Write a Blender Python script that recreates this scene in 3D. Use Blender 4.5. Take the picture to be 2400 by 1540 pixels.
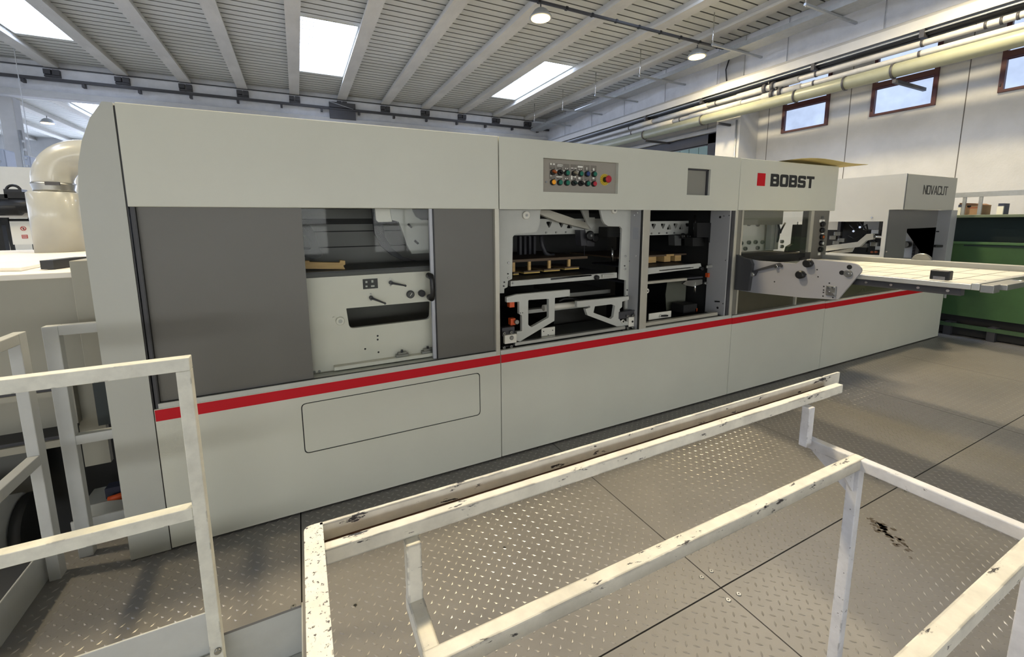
import bpy, bmesh, math, random
from mathutils import Vector, Matrix
from mathutils.geometry import tessellate_polygon
random.seed(7)
for o in list(bpy.data.objects): bpy.data.objects.remove(o)
SC=bpy.context.scene; COL=SC.collection

# ------------------------------------------------------------------ camera, world, exposure
CAM=(-1.2604,-2.6353,1.7500); PITCH,YAW,ROLL=0.139672,0.450183,-0.008985; FPX,PX,PY=980.33,1176.0,659.43
_f=Vector((math.sin(YAW)*math.cos(PITCH),math.cos(YAW)*math.cos(PITCH),-math.sin(PITCH)))
_r=Vector((math.cos(YAW),-math.sin(YAW),0)); _u=_r.cross(_f)
_r2=math.cos(ROLL)*_r+math.sin(ROLL)*_u; _u2=-math.sin(ROLL)*_r+math.cos(ROLL)*_u
cd=bpy.data.cameras.new('camera'); cam=bpy.data.objects.new('camera',cd); COL.objects.link(cam)
cam.matrix_world=Matrix(((_r2.x,_u2.x,-_f.x,CAM[0]),(_r2.y,_u2.y,-_f.y,CAM[1]),(_r2.z,_u2.z,-_f.z,CAM[2]),(0,0,0,1)))
cd.sensor_fit='HORIZONTAL'; cd.sensor_width=36.0; cd.lens=FPX/2400*36
cd.shift_x=(1200-PX)/2400; cd.shift_y=(PY-770)/2400; cd.clip_start=.05; cd.clip_end=200
SC.camera=cam
SC.view_settings.view_transform='Standard'; SC.view_settings.look='None'
SC.view_settings.gamma=1; SC.view_settings.use_curve_mapping=False
SC.view_settings.exposure=0.0
W=bpy.data.worlds.new('world'); SC.world=W; W.use_nodes=True
bg=W.node_tree.nodes['Background']; bg.inputs[0].default_value=(.55,.70,1,1); bg.inputs[1].default_value=1.0
SKY_GLOW=9.5      # daylight through each roof light
LAMP_W=250.0      # watts of each high-bay lamp
WIN_GLOW=1.1      # daylight in the wall windows
SIDE_FILL=3.0    # added, unseen left-wall windows that brighten the roof
FAR_FILL=10.0     # windows added in the far end wall to brighten the roof
GATE_FILL=8.8     # added, unseen gates behind the camera, fill light for the machine face

# ------------------------------------------------------------------ materials
def S(r,g,b):
    f=lambda c:(c/12.92 if c<=.04045 else ((c+.055)/1.055)**2.4)
    return (f(r/255),f(g/255),f(b/255),1)
MATS={}
def mat(name,rgb,rough=.5,metal=0.,var=.0,scale=3.,bump=0.,bscale=60.,spec=.5,coat=0.,stretch=(1,1,1)):
    if name in MATS: return MATS[name]
    m=bpy.data.materials.new(name); m.use_nodes=True; N=m.node_tree.nodes; L=m.node_tree.links
    b=N['Principled BSDF']; c=S(*rgb); b.inputs['Base Color'].default_value=c
    b.inputs['Roughness'].default_value=rough; b.inputs['Metallic'].default_value=metal
    b.inputs['Specular IOR Level'].default_value=spec; b.inputs['Coat Weight'].default_value=coat
    if var or bump:
        tc=N.new('ShaderNodeTexCoord'); mp=N.new('ShaderNodeMapping'); mp.inputs['Scale'].default_value=stretch
        L.new(tc.outputs['Object'],mp.inputs[0])
    if var:
        n=N.new('ShaderNodeTexNoise'); n.inputs['Scale'].default_value=scale; n.inputs['Detail'].default_value=6; n.inputs['Roughness'].default_value=.65
        L.new(mp.outputs[0],n.inputs['Vector'])
        r=N.new('ShaderNodeValToRGB'); r.color_ramp.elements[0].position=.3; r.color_ramp.elements[1].position=.7
        r.color_ramp.elements[0].color=(c[0]*(1-var),c[1]*(1-var),c[2]*(1-var),1)
        r.color_ramp.elements[1].color=(min(1,c[0]*(1+var*.6)),min(1,c[1]*(1+var*.6)),min(1,c[2]*(1+var*.6)),1)
        L.new(n.outputs[0],r.inputs[0]); L.new(r.outputs[0],b.inputs['Base Color'])
    if bump:
        n=N.new('ShaderNodeTexNoise'); n.inputs['Scale'].default_value=bscale; n.inputs['Detail'].default_value=3
        L.new(mp.outputs[0],n.inputs['Vector']); bp=N.new('ShaderNodeBump'); bp.inputs['Strength'].default_value=bump; bp.inputs['Distance'].default_value=.01
        L.new(n.outputs[0],bp.inputs['Height']); L.new(bp.outputs[0],b.inputs['Normal'])
    MATS[name]=m; return m
def worn(name,rgb,chip,amount=.5,scale=35.,speck=.72,rough=.45,edge=True,stretch=(1,1,1)):
    """painted steel with chips of bare dark metal: along the edges and as specks"""
    m=mat(name,rgb,rough,var=.16,scale=14.); N=m.node_tree.nodes; L=m.node_tree.links; b=N['Principled BSDF']
    base=b.inputs['Base Color'].links[0].from_socket
    tq=N.new('ShaderNodeTexCoord'); tc=N.new('ShaderNodeMapping'); tc.inputs['Scale'].default_value=stretch; L.new(tq.outputs['Object'],tc.inputs[0]); n=N.new('ShaderNodeTexNoise'); n.inputs['Scale'].default_value=scale; n.inputs['Detail'].default_value=8; n.inputs['Roughness'].default_value=.7
    L.new(tc.outputs[0],n.inputs['Vector'])
    r=N.new('ShaderNodeMapRange'); r.inputs[1].default_value=speck; r.inputs[2].default_value=speck+.03; L.new(n.outputs[0],r.inputs[0])
    fac=r.outputs[0]
    if edge:
        bv=N.new('ShaderNodeBevel'); bv.samples=4; bv.inputs['Radius'].default_value=.007
        ge=N.new('ShaderNodeNewGeometry'); d=N.new('ShaderNodeVectorMath'); d.operation='DOT_PRODUCT'
        L.new(bv.outputs[0],d.inputs[0]); L.new(ge.outputs['Normal'],d.inputs[1])
        e=N.new('ShaderNodeMapRange'); e.inputs[1].default_value=1.0; e.inputs[2].default_value=.85; L.new(d.outputs['Value'],e.inputs[0])
        n2=N.new('ShaderNodeTexNoise'); n2.inputs['Scale'].default_value=scale*.55; n2.inputs['Detail'].default_value=6; L.new(tc.outputs[0],n2.inputs['Vector'])
        r2=N.new('ShaderNodeMapRange'); r2.inputs[1].default_value=1-amount; r2.inputs[2].default_value=1-amount+.04; L.new(n2.outputs[0],r2.inputs[0])
        mu=N.new('ShaderNodeMath'); mu.operation='MULTIPLY'; L.new(e.outputs[0],mu.inputs[0]); L.new(r2.outputs[0],mu.inputs[1])
        mx=N.new('ShaderNodeMath'); mx.operation='MAXIMUM'; L.new(mu.outputs[0],mx.inputs[0]); L.new(fac,mx.inputs[1]); fac=mx.outputs[0]
    mix=N.new('ShaderNodeMixRGB'); L.new(fac,mix.inputs[0]); L.new(base,mix.inputs[1]); mix.inputs[2].default_value=S(*chip)
    L.new(mix.outputs[0],b.inputs['Base Color']); return m
def glow(name,rgb,strength,cloud=0.,scale=1.5):
    if name in MATS: return MATS[name]
    m=bpy.data.materials.new(name); m.use_nodes=True; N=m.node_tree.nodes; L=m.node_tree.links
    for n in list(N):
        if n.type=='BSDF_PRINCIPLED': N.remove(n)
    e=N.new('ShaderNodeEmission'); e.inputs[0].default_value=S(*rgb); e.inputs[1].default_value=strength
    if cloud:
        tc=N.new('ShaderNodeTexCoord'); n=N.new('ShaderNodeTexNoise'); n.inputs['Scale'].default_value=scale; n.inputs['Detail'].default_value=4
        L.new(tc.outputs['Object'],n.inputs['Vector']); r=N.new('ShaderNodeMapRange'); r.inputs[1].default_value=.3; r.inputs[2].default_value=.7; r.inputs[3].default_value=strength*(1-cloud); r.inputs[4].default_value=strength*(1+cloud)
        L.new(n.outputs[0],r.inputs[0]); L.new(r.outputs[0],e.inputs[1])
    L.new(e.outputs[0],N['Material Output'].inputs[0]); MATS[name]=m; return m
def glassmat(name,tint=(235,240,240),refl=1.0):
    if name in MATS: return MATS[name]
    m=bpy.data.materials.new(name); m.use_nodes=True; N=m.node_tree.nodes; L=m.node_tree.links
    for n in list(N):
        if n.type=='BSDF_PRINCIPLED': N.remove(n)
    t=N.new('ShaderNodeBsdfTransparent'); t.inputs[0].default_value=S(*tint); g=N.new('ShaderNodeBsdfGlossy'); g.inputs['Roughness'].default_value=.03
    fr=N.new('ShaderNodeFresnel'); fr.inputs[0].default_value=1.5; mu=N.new('ShaderNodeMath'); mu.operation='MULTIPLY'; mu.inputs[1].default_value=refl; L.new(fr.outputs[0],mu.inputs[0])
    mx=N.new('ShaderNodeMixShader'); L.new(mu.outputs[0],mx.inputs[0]); L.new(t.outputs[0],mx.inputs[1]); L.new(g.outputs[0],mx.inputs[2]); L.new(mx.outputs[0],N['Material Output'].inputs[0])
    MATS[name]=m; return m

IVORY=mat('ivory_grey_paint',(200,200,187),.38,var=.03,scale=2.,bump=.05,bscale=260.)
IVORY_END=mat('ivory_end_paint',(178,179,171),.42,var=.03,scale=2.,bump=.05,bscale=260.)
DARKGREY=mat('charcoal_panel_paint',(96,94,88),.42,var=.04,scale=2.,bump=.05,bscale=260.)
RED=mat('red_stripe',(188,6,26),.5,spec=.25)
CREAM=mat('cream_inner_paint',(222,219,207),.45,var=.04,scale=4.)
INNER=mat('light_grey_cast',(186,187,180),.45,var=.06,scale=6.)
ALU=mat('bare_aluminium',(196,196,190),.32,.75,var=.06,scale=8.)
ALUW=mat('warm_aluminium',(186,182,168),.38,.35,var=.06,scale=8.)
STEEL=mat('dull_steel',(150,150,146),.35,.9,var=.1,scale=10.)
CHROME=mat('bright_steel',(220,220,220),.15,1.)
BLACK=mat('black_plastic',(16,16,17),.4)
RUBBER=mat('black_rubber',(10,10,11),.7)
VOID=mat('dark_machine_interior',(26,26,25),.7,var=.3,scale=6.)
MID=mat('mid_grey_inner',(74,75,74),.5,var=.1,scale=3.)
OLIVE=mat('dark_olive_panel',(72,68,54),.25,var=.1,scale=3.)
WOOD=mat('pale_wood',(204,168,110),.6,var=.16,scale=8.,stretch=(1,8,8))
BROWN=mat('brown_board',(96,78,60),.65,var=.2,scale=6.)
YPAD=mat('yellow_foam',(214,186,104),.8)
ORANGE=mat('orange_plastic',(208,84,34),.45)
GREENP=mat('green_container_paint',(52,86,48),.5,var=.22,scale=2.5)
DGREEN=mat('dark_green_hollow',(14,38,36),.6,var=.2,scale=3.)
CARD=mat('cardboard',(168,134,102),.8,var=.08,scale=6.)
BEIGE=mat('beige_duct_paint',(155,156,152),.30,var=.06,scale=3.,coat=.3)
CAB=mat('beige_cabinet_paint',(150,147,134),.5,var=.06,scale=2.)
CABTOP=mat('cabinet_top_paint',(232,226,214),.5,var=.05,scale=3.)
RAILG=mat('grey_rail_paint',(186,188,186),.42,var=.08,scale=6.)
RAILW=worn('white_rail_paint',(216,215,204),(60,60,62),.40,30.,.70)
WORN=worn('worn_cream_paint',(222,218,206),(44,42,48),.53,44.,.61,stretch=(.3,1,1))
SPECK=worn('speckled_cream_paint',(234,230,218),(60,56,54),.42,110.,.575)
WORN_SKYLIT=worn('worn_paint_skylit',(214,214,218),(50,48,52),.42,38.,.64)  # real chips; the roof lights' bluish cast is mixed into the paint colour
GUTTER=mat('rusty_gutter',(86,52,34),.7,var=.4,scale=20.)
CONC=mat('grey_concrete',(206,208,213),.85,var=.12,scale=2.2,bump=.25,bscale=40.)
CONCW=mat('white_concrete',(180,181,182),.85,var=.10,scale=1.3,bump=.2,bscale=30.)
BEAMM=mat('beam_concrete',(196,194,188),.85,var=.14,scale=1.8,bump=.25,bscale=40.,stretch=(1,.4,1))
DECK=mat('painted_roof_deck',(192,192,184),.6,var=.07,scale=1.2)
DECKG=mat('roof_deck_groove',(110,110,105),.7)
STEELD=mat('dark_steel',(62,62,66),.5,.2,var=.15,scale=4.)
GALV=mat('galvanised_steel',(170,174,178),.4,.5,var=.12,scale=12.)
PIPEW=mat('white_pipe_lagging',(172,171,168),.45,var=.1,scale=10.)
PIPEG=mat('grey_green_pipe',(136,138,118),.4,var=.08,scale=6.)
FRAMEB=mat('dark_red_frame',(66,30,32),.5)
JOINT=mat('dark_joint',(16,15,15),.9)
PLATE=mat('tread_plate',(126,124,123),.45,.15,var=.12,scale=1.6,bump=.1,bscale=30.,spec=.35); LUGM=mat('tread_lug',(150,147,143),.30,.40)
GROUND=mat('hall_floor_concrete',(176,172,164),.6,var=.15,scale=1.)
GLASS=glassmat('clear_pane',(249,250,249),.16)
SKY=glow('roof_light_glow',(208,224,255),SKY_GLOW,.06)
WINP=glow('window_daylight',(196,214,246),WIN_GLOW,.14,2.2)
LENS=glow('lamp_lens',(255,218,150),5.)

# ------------------------------------------------------------------ mesh helpers
def link(name,me,m,parent=None,loc=None):
    o=bpy.data.objects.new(name,me); COL.objects.link(o)
    if m is not None and me is not None and not me.materials:
        for k in (m if isinstance(m,(list,tuple)) else [m]): me.materials.append(k)
    if parent is not None:
        o.parent=parent
        if loc is None:            # vertices are in world coordinates: cancel the parent's place
            w=Vector((0,0,0)); q=parent
            while q is not None: w+=q.location; q=q.parent
            o.location=-w
        else: o.location=loc
    elif loc is not None: o.location=loc
    return o
def fin(name,bm,m,parent=None,loc=None,smooth=False):
    bmesh.ops.recalc_face_normals(bm,faces=bm.faces[:])
    me=bpy.data.meshes.new(name); bm.to_mesh(me); bm.free()
    if smooth: me.shade_smooth()
    return link(name,me,m,parent,loc)
def addbox(bm,a,b,bev=0.):
    x0,y0,z0=a; x1,y1,z1=b
    v=[bm.verts.new(p) for p in ((x0,y0,z0),(x1,y0,z0),(x1,y1,z0),(x0,y1,z0),(x0,y0,z1),(x1,y0,z1),(x1,y1,z1),(x0,y1,z1))]
    fs=[bm.faces.new([v[i] for i in q]) for q in ((0,3,2,1),(4,5,6,7),(0,1,5,4),(1,2,6,5),(2,3,7,6),(3,0,4,7))]
    if bev:
        es={e for f in fs for e in f.edges}
        bmesh.ops.bevel(bm,geom=list(es),offset=bev,segments=2,affect='EDGES',profile=.5)
def box(name,parent,m,a,b,bev=0.,loc=None):
    bm=bmesh.new(); addbox(bm,a,b,bev); return fin(name,bm,m,parent,loc)
def boxes(name,parent,m,lst,bev=0.):
    bm=bmesh.new()
    for a,b in lst: addbox(bm,a,b,bev)
    return fin(name,bm,m,parent)
def frame_dirs(d):
    d=d.normalized(); u=Vector((0,0,1)) if abs(d.z)<.9 else Vector((1,0,0))
    s=d.cross(u).normalized(); return s,s.cross(d).normalized()
def addtube(bm,pts,r,n=12,cap=True):
    pts=[Vector(p) for p in pts]; rings=[]
    for i,p in enumerate(pts):
        d=(pts[min(i+1,len(pts)-1)]-pts[max(i-1,0)]).normalized()
        if i==0: s,t=frame_dirs(d)
        else:
            s=(s-d*s.dot(d)).normalized(); t=s.cross(d).normalized()
        rr=r[i] if isinstance(r,(list,tuple)) else r
        rings.append([bm.verts.new(p+rr*(math.cos(2*math.pi*k/n)*s+math.sin(2*math.pi*k/n)*t)) for k in range(n)])
    for a,b in zip(rings,rings[1:]):
        for k in range(n): bm.faces.new((a[k],a[(k+1)%n],b[(k+1)%n],b[k]))
    if cap: bm.faces.new(rings[0]); bm.faces.new(rings[-1][::-1])
def tube(name,parent,m,pts,r,n=12,smooth=True,loc=None):
    bm=bmesh.new(); addtube(bm,pts,r,n); o=fin(name,bm,m,parent,loc,False)
    if smooth:
        for p in o.data.polygons: p.use_smooth=len(p.vertices)==4
    return o
def addbar(bm,p,q,w,h,bev=0.,up=None):
    """rectangular bar p->q, w sideways, h upward"""
    p=Vector(p); q=Vector(q); d=(q-p).normalized()
    u=Vector(up) if up else (Vector((0,0,1)) if abs(d.z)<.9 else Vector((0,1,0)))
    s=d.cross(u).normalized(); t=s.cross(d).normalized()
    c=[p+s*a*w/2+t*b*h/2 for a,b in ((-1,-1),(1,-1),(1,1),(-1,1))]; e=[x+(q-p) for x in c]
    v=[bm.verts.new(x) for x in c+e]
    fs=[bm.faces.new([v[i] for i in k]) for k in ((0,3,2,1),(4,5,6,7),(0,1,5,4),(1,2,6,5),(2,3,7,6),(3,0,4,7))]
    if bev: bmesh.ops.bevel(bm,geom=list({x for f in fs for x in f.edges}),offset=bev,segments=2,affect='EDGES',profile=.5)
def bar(name,parent,m,p,q,w,h,bev=0.,up=None):
    bm=bmesh.new(); addbar(bm,p,q,w,h,bev,up); return fin(name,bm,m,parent)
def fillet(pts,r,seg=4):
    if not r: return [tuple(p) for p in pts]
    out=[]; n=len(pts)
    for i in range(n):
        rr=r[i] if isinstance(r,(list,tuple)) else r
        p=Vector(pts[i]); a=Vector(pts[i-1])-p; b=Vector(pts[(i+1)%n])-p
        la,lb=a.length,b.length
        if rr<=0 or la<1e-6 or lb<1e-6: out.append(tuple(p)); continue
        a/=la; b/=lb; ang=a.angle(b)
        if ang>3.0: out.append(tuple(p)); continue
        t=min(rr/math.tan(ang/2),la*.48,lb*.48); A=p+a*t; B=p+b*t
        for k in range(seg+1):
            u=k/seg; q=A*(1-u)**2+p*2*u*(1-u)+B*u*u; out.append(tuple(q))
    return out
def addplate(bm,pts,a0,a1,axis='Y',holes=()):
    T={'Y':lambda p,a:(p[0],a,p[1]),'X':lambda p,a:(a,p[0],p[1]),'Z':lambda p,a:(p[0],p[1],a)}[axis]
    loops=[list(pts)]+[list(h) for h in holes]
    tri=tessellate_polygon([[Vector((p[0],p[1],0)) for p in l] for l in loops])
    flat=[p for l in loops for p in l]
    f=[bm.verts.new(T(p,a0)) for p in flat]; b=[bm.verts.new(T(p,a1)) for p in flat]
    for t in tri:
        try: bm.faces.new([f[i] for i in t]); bm.faces.new([b[i] for i in reversed(t)])
        except ValueError: pass
    k=0
    for l in loops:
        n=len(l)
        for i in range(n):
            j=(i+1)%n; bm.faces.new((f[k+i],f[k+j],b[k+j],b[k+i]))
        k+=n
def plate(name,parent,m,pts,a0,a1,axis='Y',holes=(),r=0.,loc=None):
    bm=bmesh.new(); addplate(bm,fillet(pts,r),a0,a1,axis,holes); return fin(name,bm,m,parent,loc)
def disc(name,parent,m,c,r,a0,a1,axis='Y',n=20,bev=.0,r1=None):
    """short cylinder about c=(two other coordinates), from a0 to a1 along axis"""
    T={'Y':lambda p,a:(p[0],a,p[1]),'X':lambda p,a:(a,p[0],p[1]),'Z':lambda p,a:(p[0],p[1],a)}[axis]
    P=[T(c,a0),T(c,a1)]; R=[r,r if r1 is None else r1]
    if bev:
        s=1 if a1>a0 else -1; P=[T(c,a0),T(c,a0+s*bev),T(c,a1-s*bev),T(c,a1)]; R=[r-bev,r,r,r-bev]
    return tube(name,parent,m,P,R,n)
def tag(o,label=None,cat=None,group=None,kind=None):
    if label: o['label']=label
    if cat: o['category']=cat
    if group: o['group']=group
    if kind: o['kind']=kind
    return o
def thing(name,loc,label,cat,group=None):
    o=bpy.data.objects.new(name,None); o.empty_display_size=.1; COL.objects.link(o); o.location=loc
    return tag(o,label,cat,group)
def struct(name,loc=(0,0,0)):
    o=bpy.data.objects.new(name,None); COL.objects.link(o); o.location=loc; o['kind']='structure'; return o
def copytree(o,loc,label=None,parent=None):
    c=o.copy(); COL.objects.link(c); c.location=loc if loc is not None else o.location
    if parent is not None: c.parent=parent
    if label: c['label']=label
    for ch in o.children: copytree(ch,None,None,c)
    return c
def rect(a,b): return [(a[0],a[1]),(b[0],a[1]),(b[0],b[1]),(a[0],b[1])]
def rrect(x0,z0,x1,z1,r,seg=4): return fillet([(x0,z0),(x1,z0),(x1,z1),(x0,z1)],r,seg)
def circ(c,r,n=14): return [(c[0]+r*math.cos(2*math.pi*k/n),c[1]+r*math.sin(2*math.pi*k/n)) for k in range(n)]

# ================================================================== SETTING
# ---- floor: tread plates laid on a dark slab
floor=struct('floor')
box('slab',floor,GROUND,(-16,-18,-.5),(12,30,-.32))
boxes('platform_core',floor,JOINT,[((-1.355,-3.8,-.3),(9.6,.35,-.012)),((-2.52,-.66,-.3),(-1.355,.35,-.012))])
XJ=[-1.362,.455,2.22,3.95,5.65,7.35,9.6]; YJ=[.30,-1.48,-3.8]
tiles=[]
for a,b in zip(XJ,XJ[1:]):
    for c,d in zip(YJ[1:],YJ): tiles.append((a,c,b,d))
G=.0032
LUG=[(-.016,0,0),(.016,0,0),(0,-.0055,0),(0,.0055,0),(-.009,0,.0021),(.009,0,.0021)]
LF=[(0,2,4),(2,5,4),(2,1,5),(1,3,5),(3,4,5),(3,0,4)]
def lugs(parent,x0,y0,x1,y1):
    V=[];F=[]; c=math.sqrt(.5)
    for off,(ux,uy) in (((.021,-1.543),(c,c)),((-.008,-1.514),(c,-c))):
        i0=math.ceil((x0-off[0])/.06); i1=math.floor((x1-off[0])/.06); j0=math.ceil((y0-off[1])/.055); j1=math.floor((y1-off[1])/.055)
        for i in range(i0,i1+1):
            for j in range(j0,j1+1):
                px=off[0]+i*.06; py=off[1]+j*.055; n=len(V)
                V+=[(px+x*ux-y*uy,py+x*uy+y*ux,z) for x,y,z in LUG]; F+=[(a+n,b+n,d+n) for a,b,d in LF]
    me=bpy.data.meshes.new('tread_lugs'); me.from_pydata(V,[],F); me.update()
    tag(link('tread_lugs',me,LUGM,parent),kind='stuff')
def floor_plate(pts,rects):
    p=plate('floor_plate',floor,PLATE,pts,-.012,0.,'Z')
    for q in rects: lugs(p,*q)
    return p
for a,c,b,d in tiles:
    floor_plate(rect((a+G,c+G),(b-G,d-G)),[(a+.02,c+.02,b-.02,d-.02)] if c>-2 else [(a+.02,max(c,-2.75)+.02,b-.02,d-.02)])
floor_plate(rect((-2.52,-.68),(-1.362-G,.30)),[(-2.49,-.65,-1.385,.28)])
pb=floor.children[-1]
box('fascia',floor,RAILG,(-2.0,-.672,-.3),(-1.366,-.66,-.013))
box('side_fascia',floor,RAILG,(-1.364,-3.8,-.3),(-1.356,-.66,-.006))
box('step_tread',floor,RAILG,(-2.2,-1.1,-.27),(-1.37,-.675,-.25))
def bolt(x,y,hole=False):
    if hole: disc('bolt_hole',floor,BLACK,(x,y),.008,.0004,-.004,'Z',10); disc('washer_ring',floor,STEEL,(x,y),.0125,.0003,-.004,'Z',14)
    else:
        disc('plate_bolt',floor,STEEL,(x,y),.0115,-.001,.004,'Z',12,.002); disc('bolt_socket',floor,BLACK,(x,y),.004,.0035,.0046,'Z',6)
for x,y in [(0.423,-1.397),(0.498,-1.394),(0.425,-1.54),(0.497,-1.541),(-1.397,-0.672),(2.164,-1.522),(2.167,-1.376),(2.236,-1.378),(1.466,-0.522),(3.969,-1.366)]: bolt(x,y)
for x,y in [(-0.368,-0.791),(-1.14,-0.794)]: bolt(x,y,True)
bm=bmesh.new(); st=[(1.668,-1.573),(1.536,-1.775)]
for k in range(46):
    u=random.random(); x=st[0][0]+(st[1][0]-st[0][0])*u+random.gauss(0,.022); y=st[0][1]+(st[1][1]-st[0][1])*u+random.gauss(0,.022); r=random.uniform(.006,.022)
    addplate(bm,[(x+r*random.uniform(.5,1.2)*math.cos(t*.785),y+r*random.uniform(.5,1.2)*math.sin(t*.785)) for t in range(8)],.0002,.0005,'Z')
tag(fin('oil_stain',bm,mat('oil_stain_brown',(78,70,62),.4),floor),kind='stuff')
# ---- roof
ceil=struct('ceiling'); ZB,ZD=7.0,7.22
BX=[-1+1.82*k for k in range(-12,7)]
SKYB={-10:0,-6:0,-2:0,2:0,-9:0}
SY=[(10.43,14.86),(.45,4.88)]
def deck(x0,x1,y0,y1):
    prof=[]; y=y0
    while y<y1-.02:
        a=min(y+.235,y1); prof+=[(y,0),(a,0)]
        if a+.045<y1: prof+=[(a+.006,.05),(a+.039,.05)]
        y=a+.045
    V=[];F=[];MI=[]
    for yy,dz in prof: V+=[(x0,yy,ZD+dz),(x1,yy,ZD+dz)]
    for i in range(len(prof)-1):
        F.append((2*i,2*i+1,2*i+3,2*i+2)); MI.append(1 if (prof[i][1]>0 or prof[i+1][1]>0) else 0)
    me=bpy.data.meshes.new('deck_sheet'); me.from_pydata(V,[],F); me.update()
    o=link('deck_sheet',me,[DECK,DECKG],ceil)
    for p,k in zip(me.polygons,MI): p.material_index=k
box('roof_backing',ceil,JOINT,(-24,-18,7.29),(12,36,7.34))
grid_me=None
def skylight(x0,x1,y0,y1,vis):
    s=box('skylight',ceil,SKY,(x0,y0,ZD+.03),(x1,y1,ZD+.04))
    fr=boxes('skylight_kerb',ceil,DECK,[((x0,y0-.03,ZD-.01),(x1,y0,ZD+.06)),((x0,y1,ZD-.01),(x1,y1+.03,ZD+.06)),((x0-.03,y0,ZD-.01),(x0,y1,ZD+.06)),((x1,y0,ZD-.01),(x1+.03,y1,ZD+.06))])
    if vis:
        bm=bmesh.new(); 
        for k in range(1,17): yy=y0+(y1-y0)*k/17; addbox(bm,(x0,yy-.006,ZD+.005),(x0+(x1-x0)*(.22+.12*((k*7)%3)),yy+.006,ZD+.015))
        for k in range(1,5): xx=x0+.09*k; addbox(bm,(xx-.005,y0,ZD+.006),(xx+.005,y1,ZD+.014))
        fin('safety_grid',bm,GALV,s)
for k in range(-13,7):
    x0=-1+1.82*k; x1=x0+1.82
    if x1>12: x1=11.3
    lit=[-9.1] if False else []
    ys=[]
    if k in (-10,-6,-2+0,2) : pass
    bay=(k%4==0)
    cuts=[(a,b) for a,b in SY] if bay else []
    if k==-5: cuts=[(23.2,27.6)]
    y=-18
    for a,b in sorted(cuts):
        if a>-18: deck(x0,x1,y,a)
        skylight(x0+.17,x1-.17,a,b,a>9); y=b
    deck(x0,x1,y,17.4 if y<17 else 34)
    if y<17: deck(x0,x1,17.7,34)
bprof=[(-.18,7.0),(.18,7.0),(.18,7.07),(.11,7.10),(.11,7.24),(-.11,7.24),(-.11,7.10),(-.18,7.07)]
bme=None
for x in BX:
    if bme is None: o=plate('roof_beam',ceil,BEAMM,bprof,-18,34,'Y'); bme=o.data; o.location=(x,0,0)
    else: link('roof_beam',bme,BEAMM,ceil,(x,0,0))
# main girder across the hall behind the machine
g=box('main_girder',ceil,CONC,(-24,17.45,6.08),(12,17.9,7.25))
box('girder_ledge',g,CONC,(-24,17.3,6.62),(12,17.45,6.99)); box('girder_foot',g,CONCW,(-24,17.22,6.06),(12,17.45,6.24))
bar('girder_rail',g,STEELD,(-24,17.15,6.60),(12,17.15,6.60),.10,.09)
tube('girder_conduit',g,STEELD,[(-24,17.2,7.0),(12,17.2,7.0)],.018,6)
bkm=None
for i,x in enumerate(BX[3:]):
    if bkm is None:
        o=boxes('bearing_bracket',ceil,STEELD,[((-.2,17.16,6.78),(-.02,17.3,6.93)),((.02,17.16,6.76),(.2,17.3,6.93)),((-.2,17.2,6.70),(.2,17.3,6.76))]); bkm=o.data; o.location=(x,0,0)
    else: link('bearing_bracket',bkm,STEELD,ceil,(x,0,0))
rbm=None
for i in range(14):
    x=-9+1.5*i
    if rbm is None: o=boxes('rail_bracket',ceil,STEELD,[((-.04,17.12,6.44),(.04,17.3,6.56))]); rbm=o.data; o.location=(x,0,0)
    else: link('rail_bracket',rbm,STEELD,ceil,(x,0,0))
boxes('column_head_plate',ceil,STEELD,[((.3,17.1,6.62),(1.35,17.28,6.86)),((.3,17.14,6.2),(1.35,17.28,6.58))])
tube('brace_rod',ceil,GALV,[(.3,17.05,6.84),(1.25,17.05,6.62)],.015,6)
# ---- right wall with windows
wr=struct('wall_right')
wins=[(4.2,5.42),(2.03,3.25),(-.14,1.08),(-2.30,-1.08)]
holes=[rect((a,4.31),(b,5.78)) for a,b in wins]
plate('wall_face',wr,CONCW,rect((-18,-.4),(34,7.3)),12.0,12.25,'X',holes)
for y in (5.85,3.72,1.55,-.65,-2.9,8.0): box('panel_joint',wr,mat('wall_joint_grey',(84,82,80),.9),(11.997,y-.008,0),(12.002,y+.008,5.9))
for n,(a,b) in enumerate(wins):
    w=struct('window_%d'%(n+1),(12,a,4.31)); z0,z1,zt=4.31,5.78,5.03
    t=.075
    plate('window_frame',w,FRAMEB,rect((a,z0),(b,z1)),11.94,12.1,'X',[rect((a+t,z0+t*.7),(b-t,zt-.07)),rect((a+t,zt+.07),(b-t,z1-t*.7))])
    box('lower_pane',w,WINP,(12.03,a+t,z0+.05),(12.05,b-t,zt-.05)); box('upper_pane',w,WINP,(12.03,a+t,zt+.05),(12.05,b-t,z1-.05))
    box('inner_sash',w,FRAMEB,(12.0,a+t-.01,zt-.085),(12.06,b-t+.01,zt-.068))
    boxes('latch',w,BLACK,[((11.92,b-.04,z0+.12),(11.945,b-.02,z0+.17))])
gd=box('wall_girder',wr,CONC,(11.2,-18,5.9),(12.0,34,7.25))
pm=None
for i in range(16):
    y=-14.6+2.14*i+.3
    if pm is None: o=box('girder_panel',wr,CONC,(11.172,0,6.08),(11.2,2.10,7.2)); pm=o.data; o.location=(0,y,0)
    else: link('girder_panel',pm,CONC,wr,(0,y,0))
plate('girder_flange',wr,CONCW,[(10.6,5.62),(10.6,5.82),(10.75,5.93),(11.2,5.95),(11.2,5.72)],-18,34,'Y')
c0=[(6.167,4.551),(6.981,4.712)]
col=box('wall_pillar',wr,CONCW,(11.13,c0[0][0],0),(12.0,c0[1][0],7.2),.01)
tube('pillar_conduit',wr,GALV,[(11.1,c0[0][0]+.1,0),(11.1,c0[0][0]+.1,4.8)],.025,8)
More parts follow.
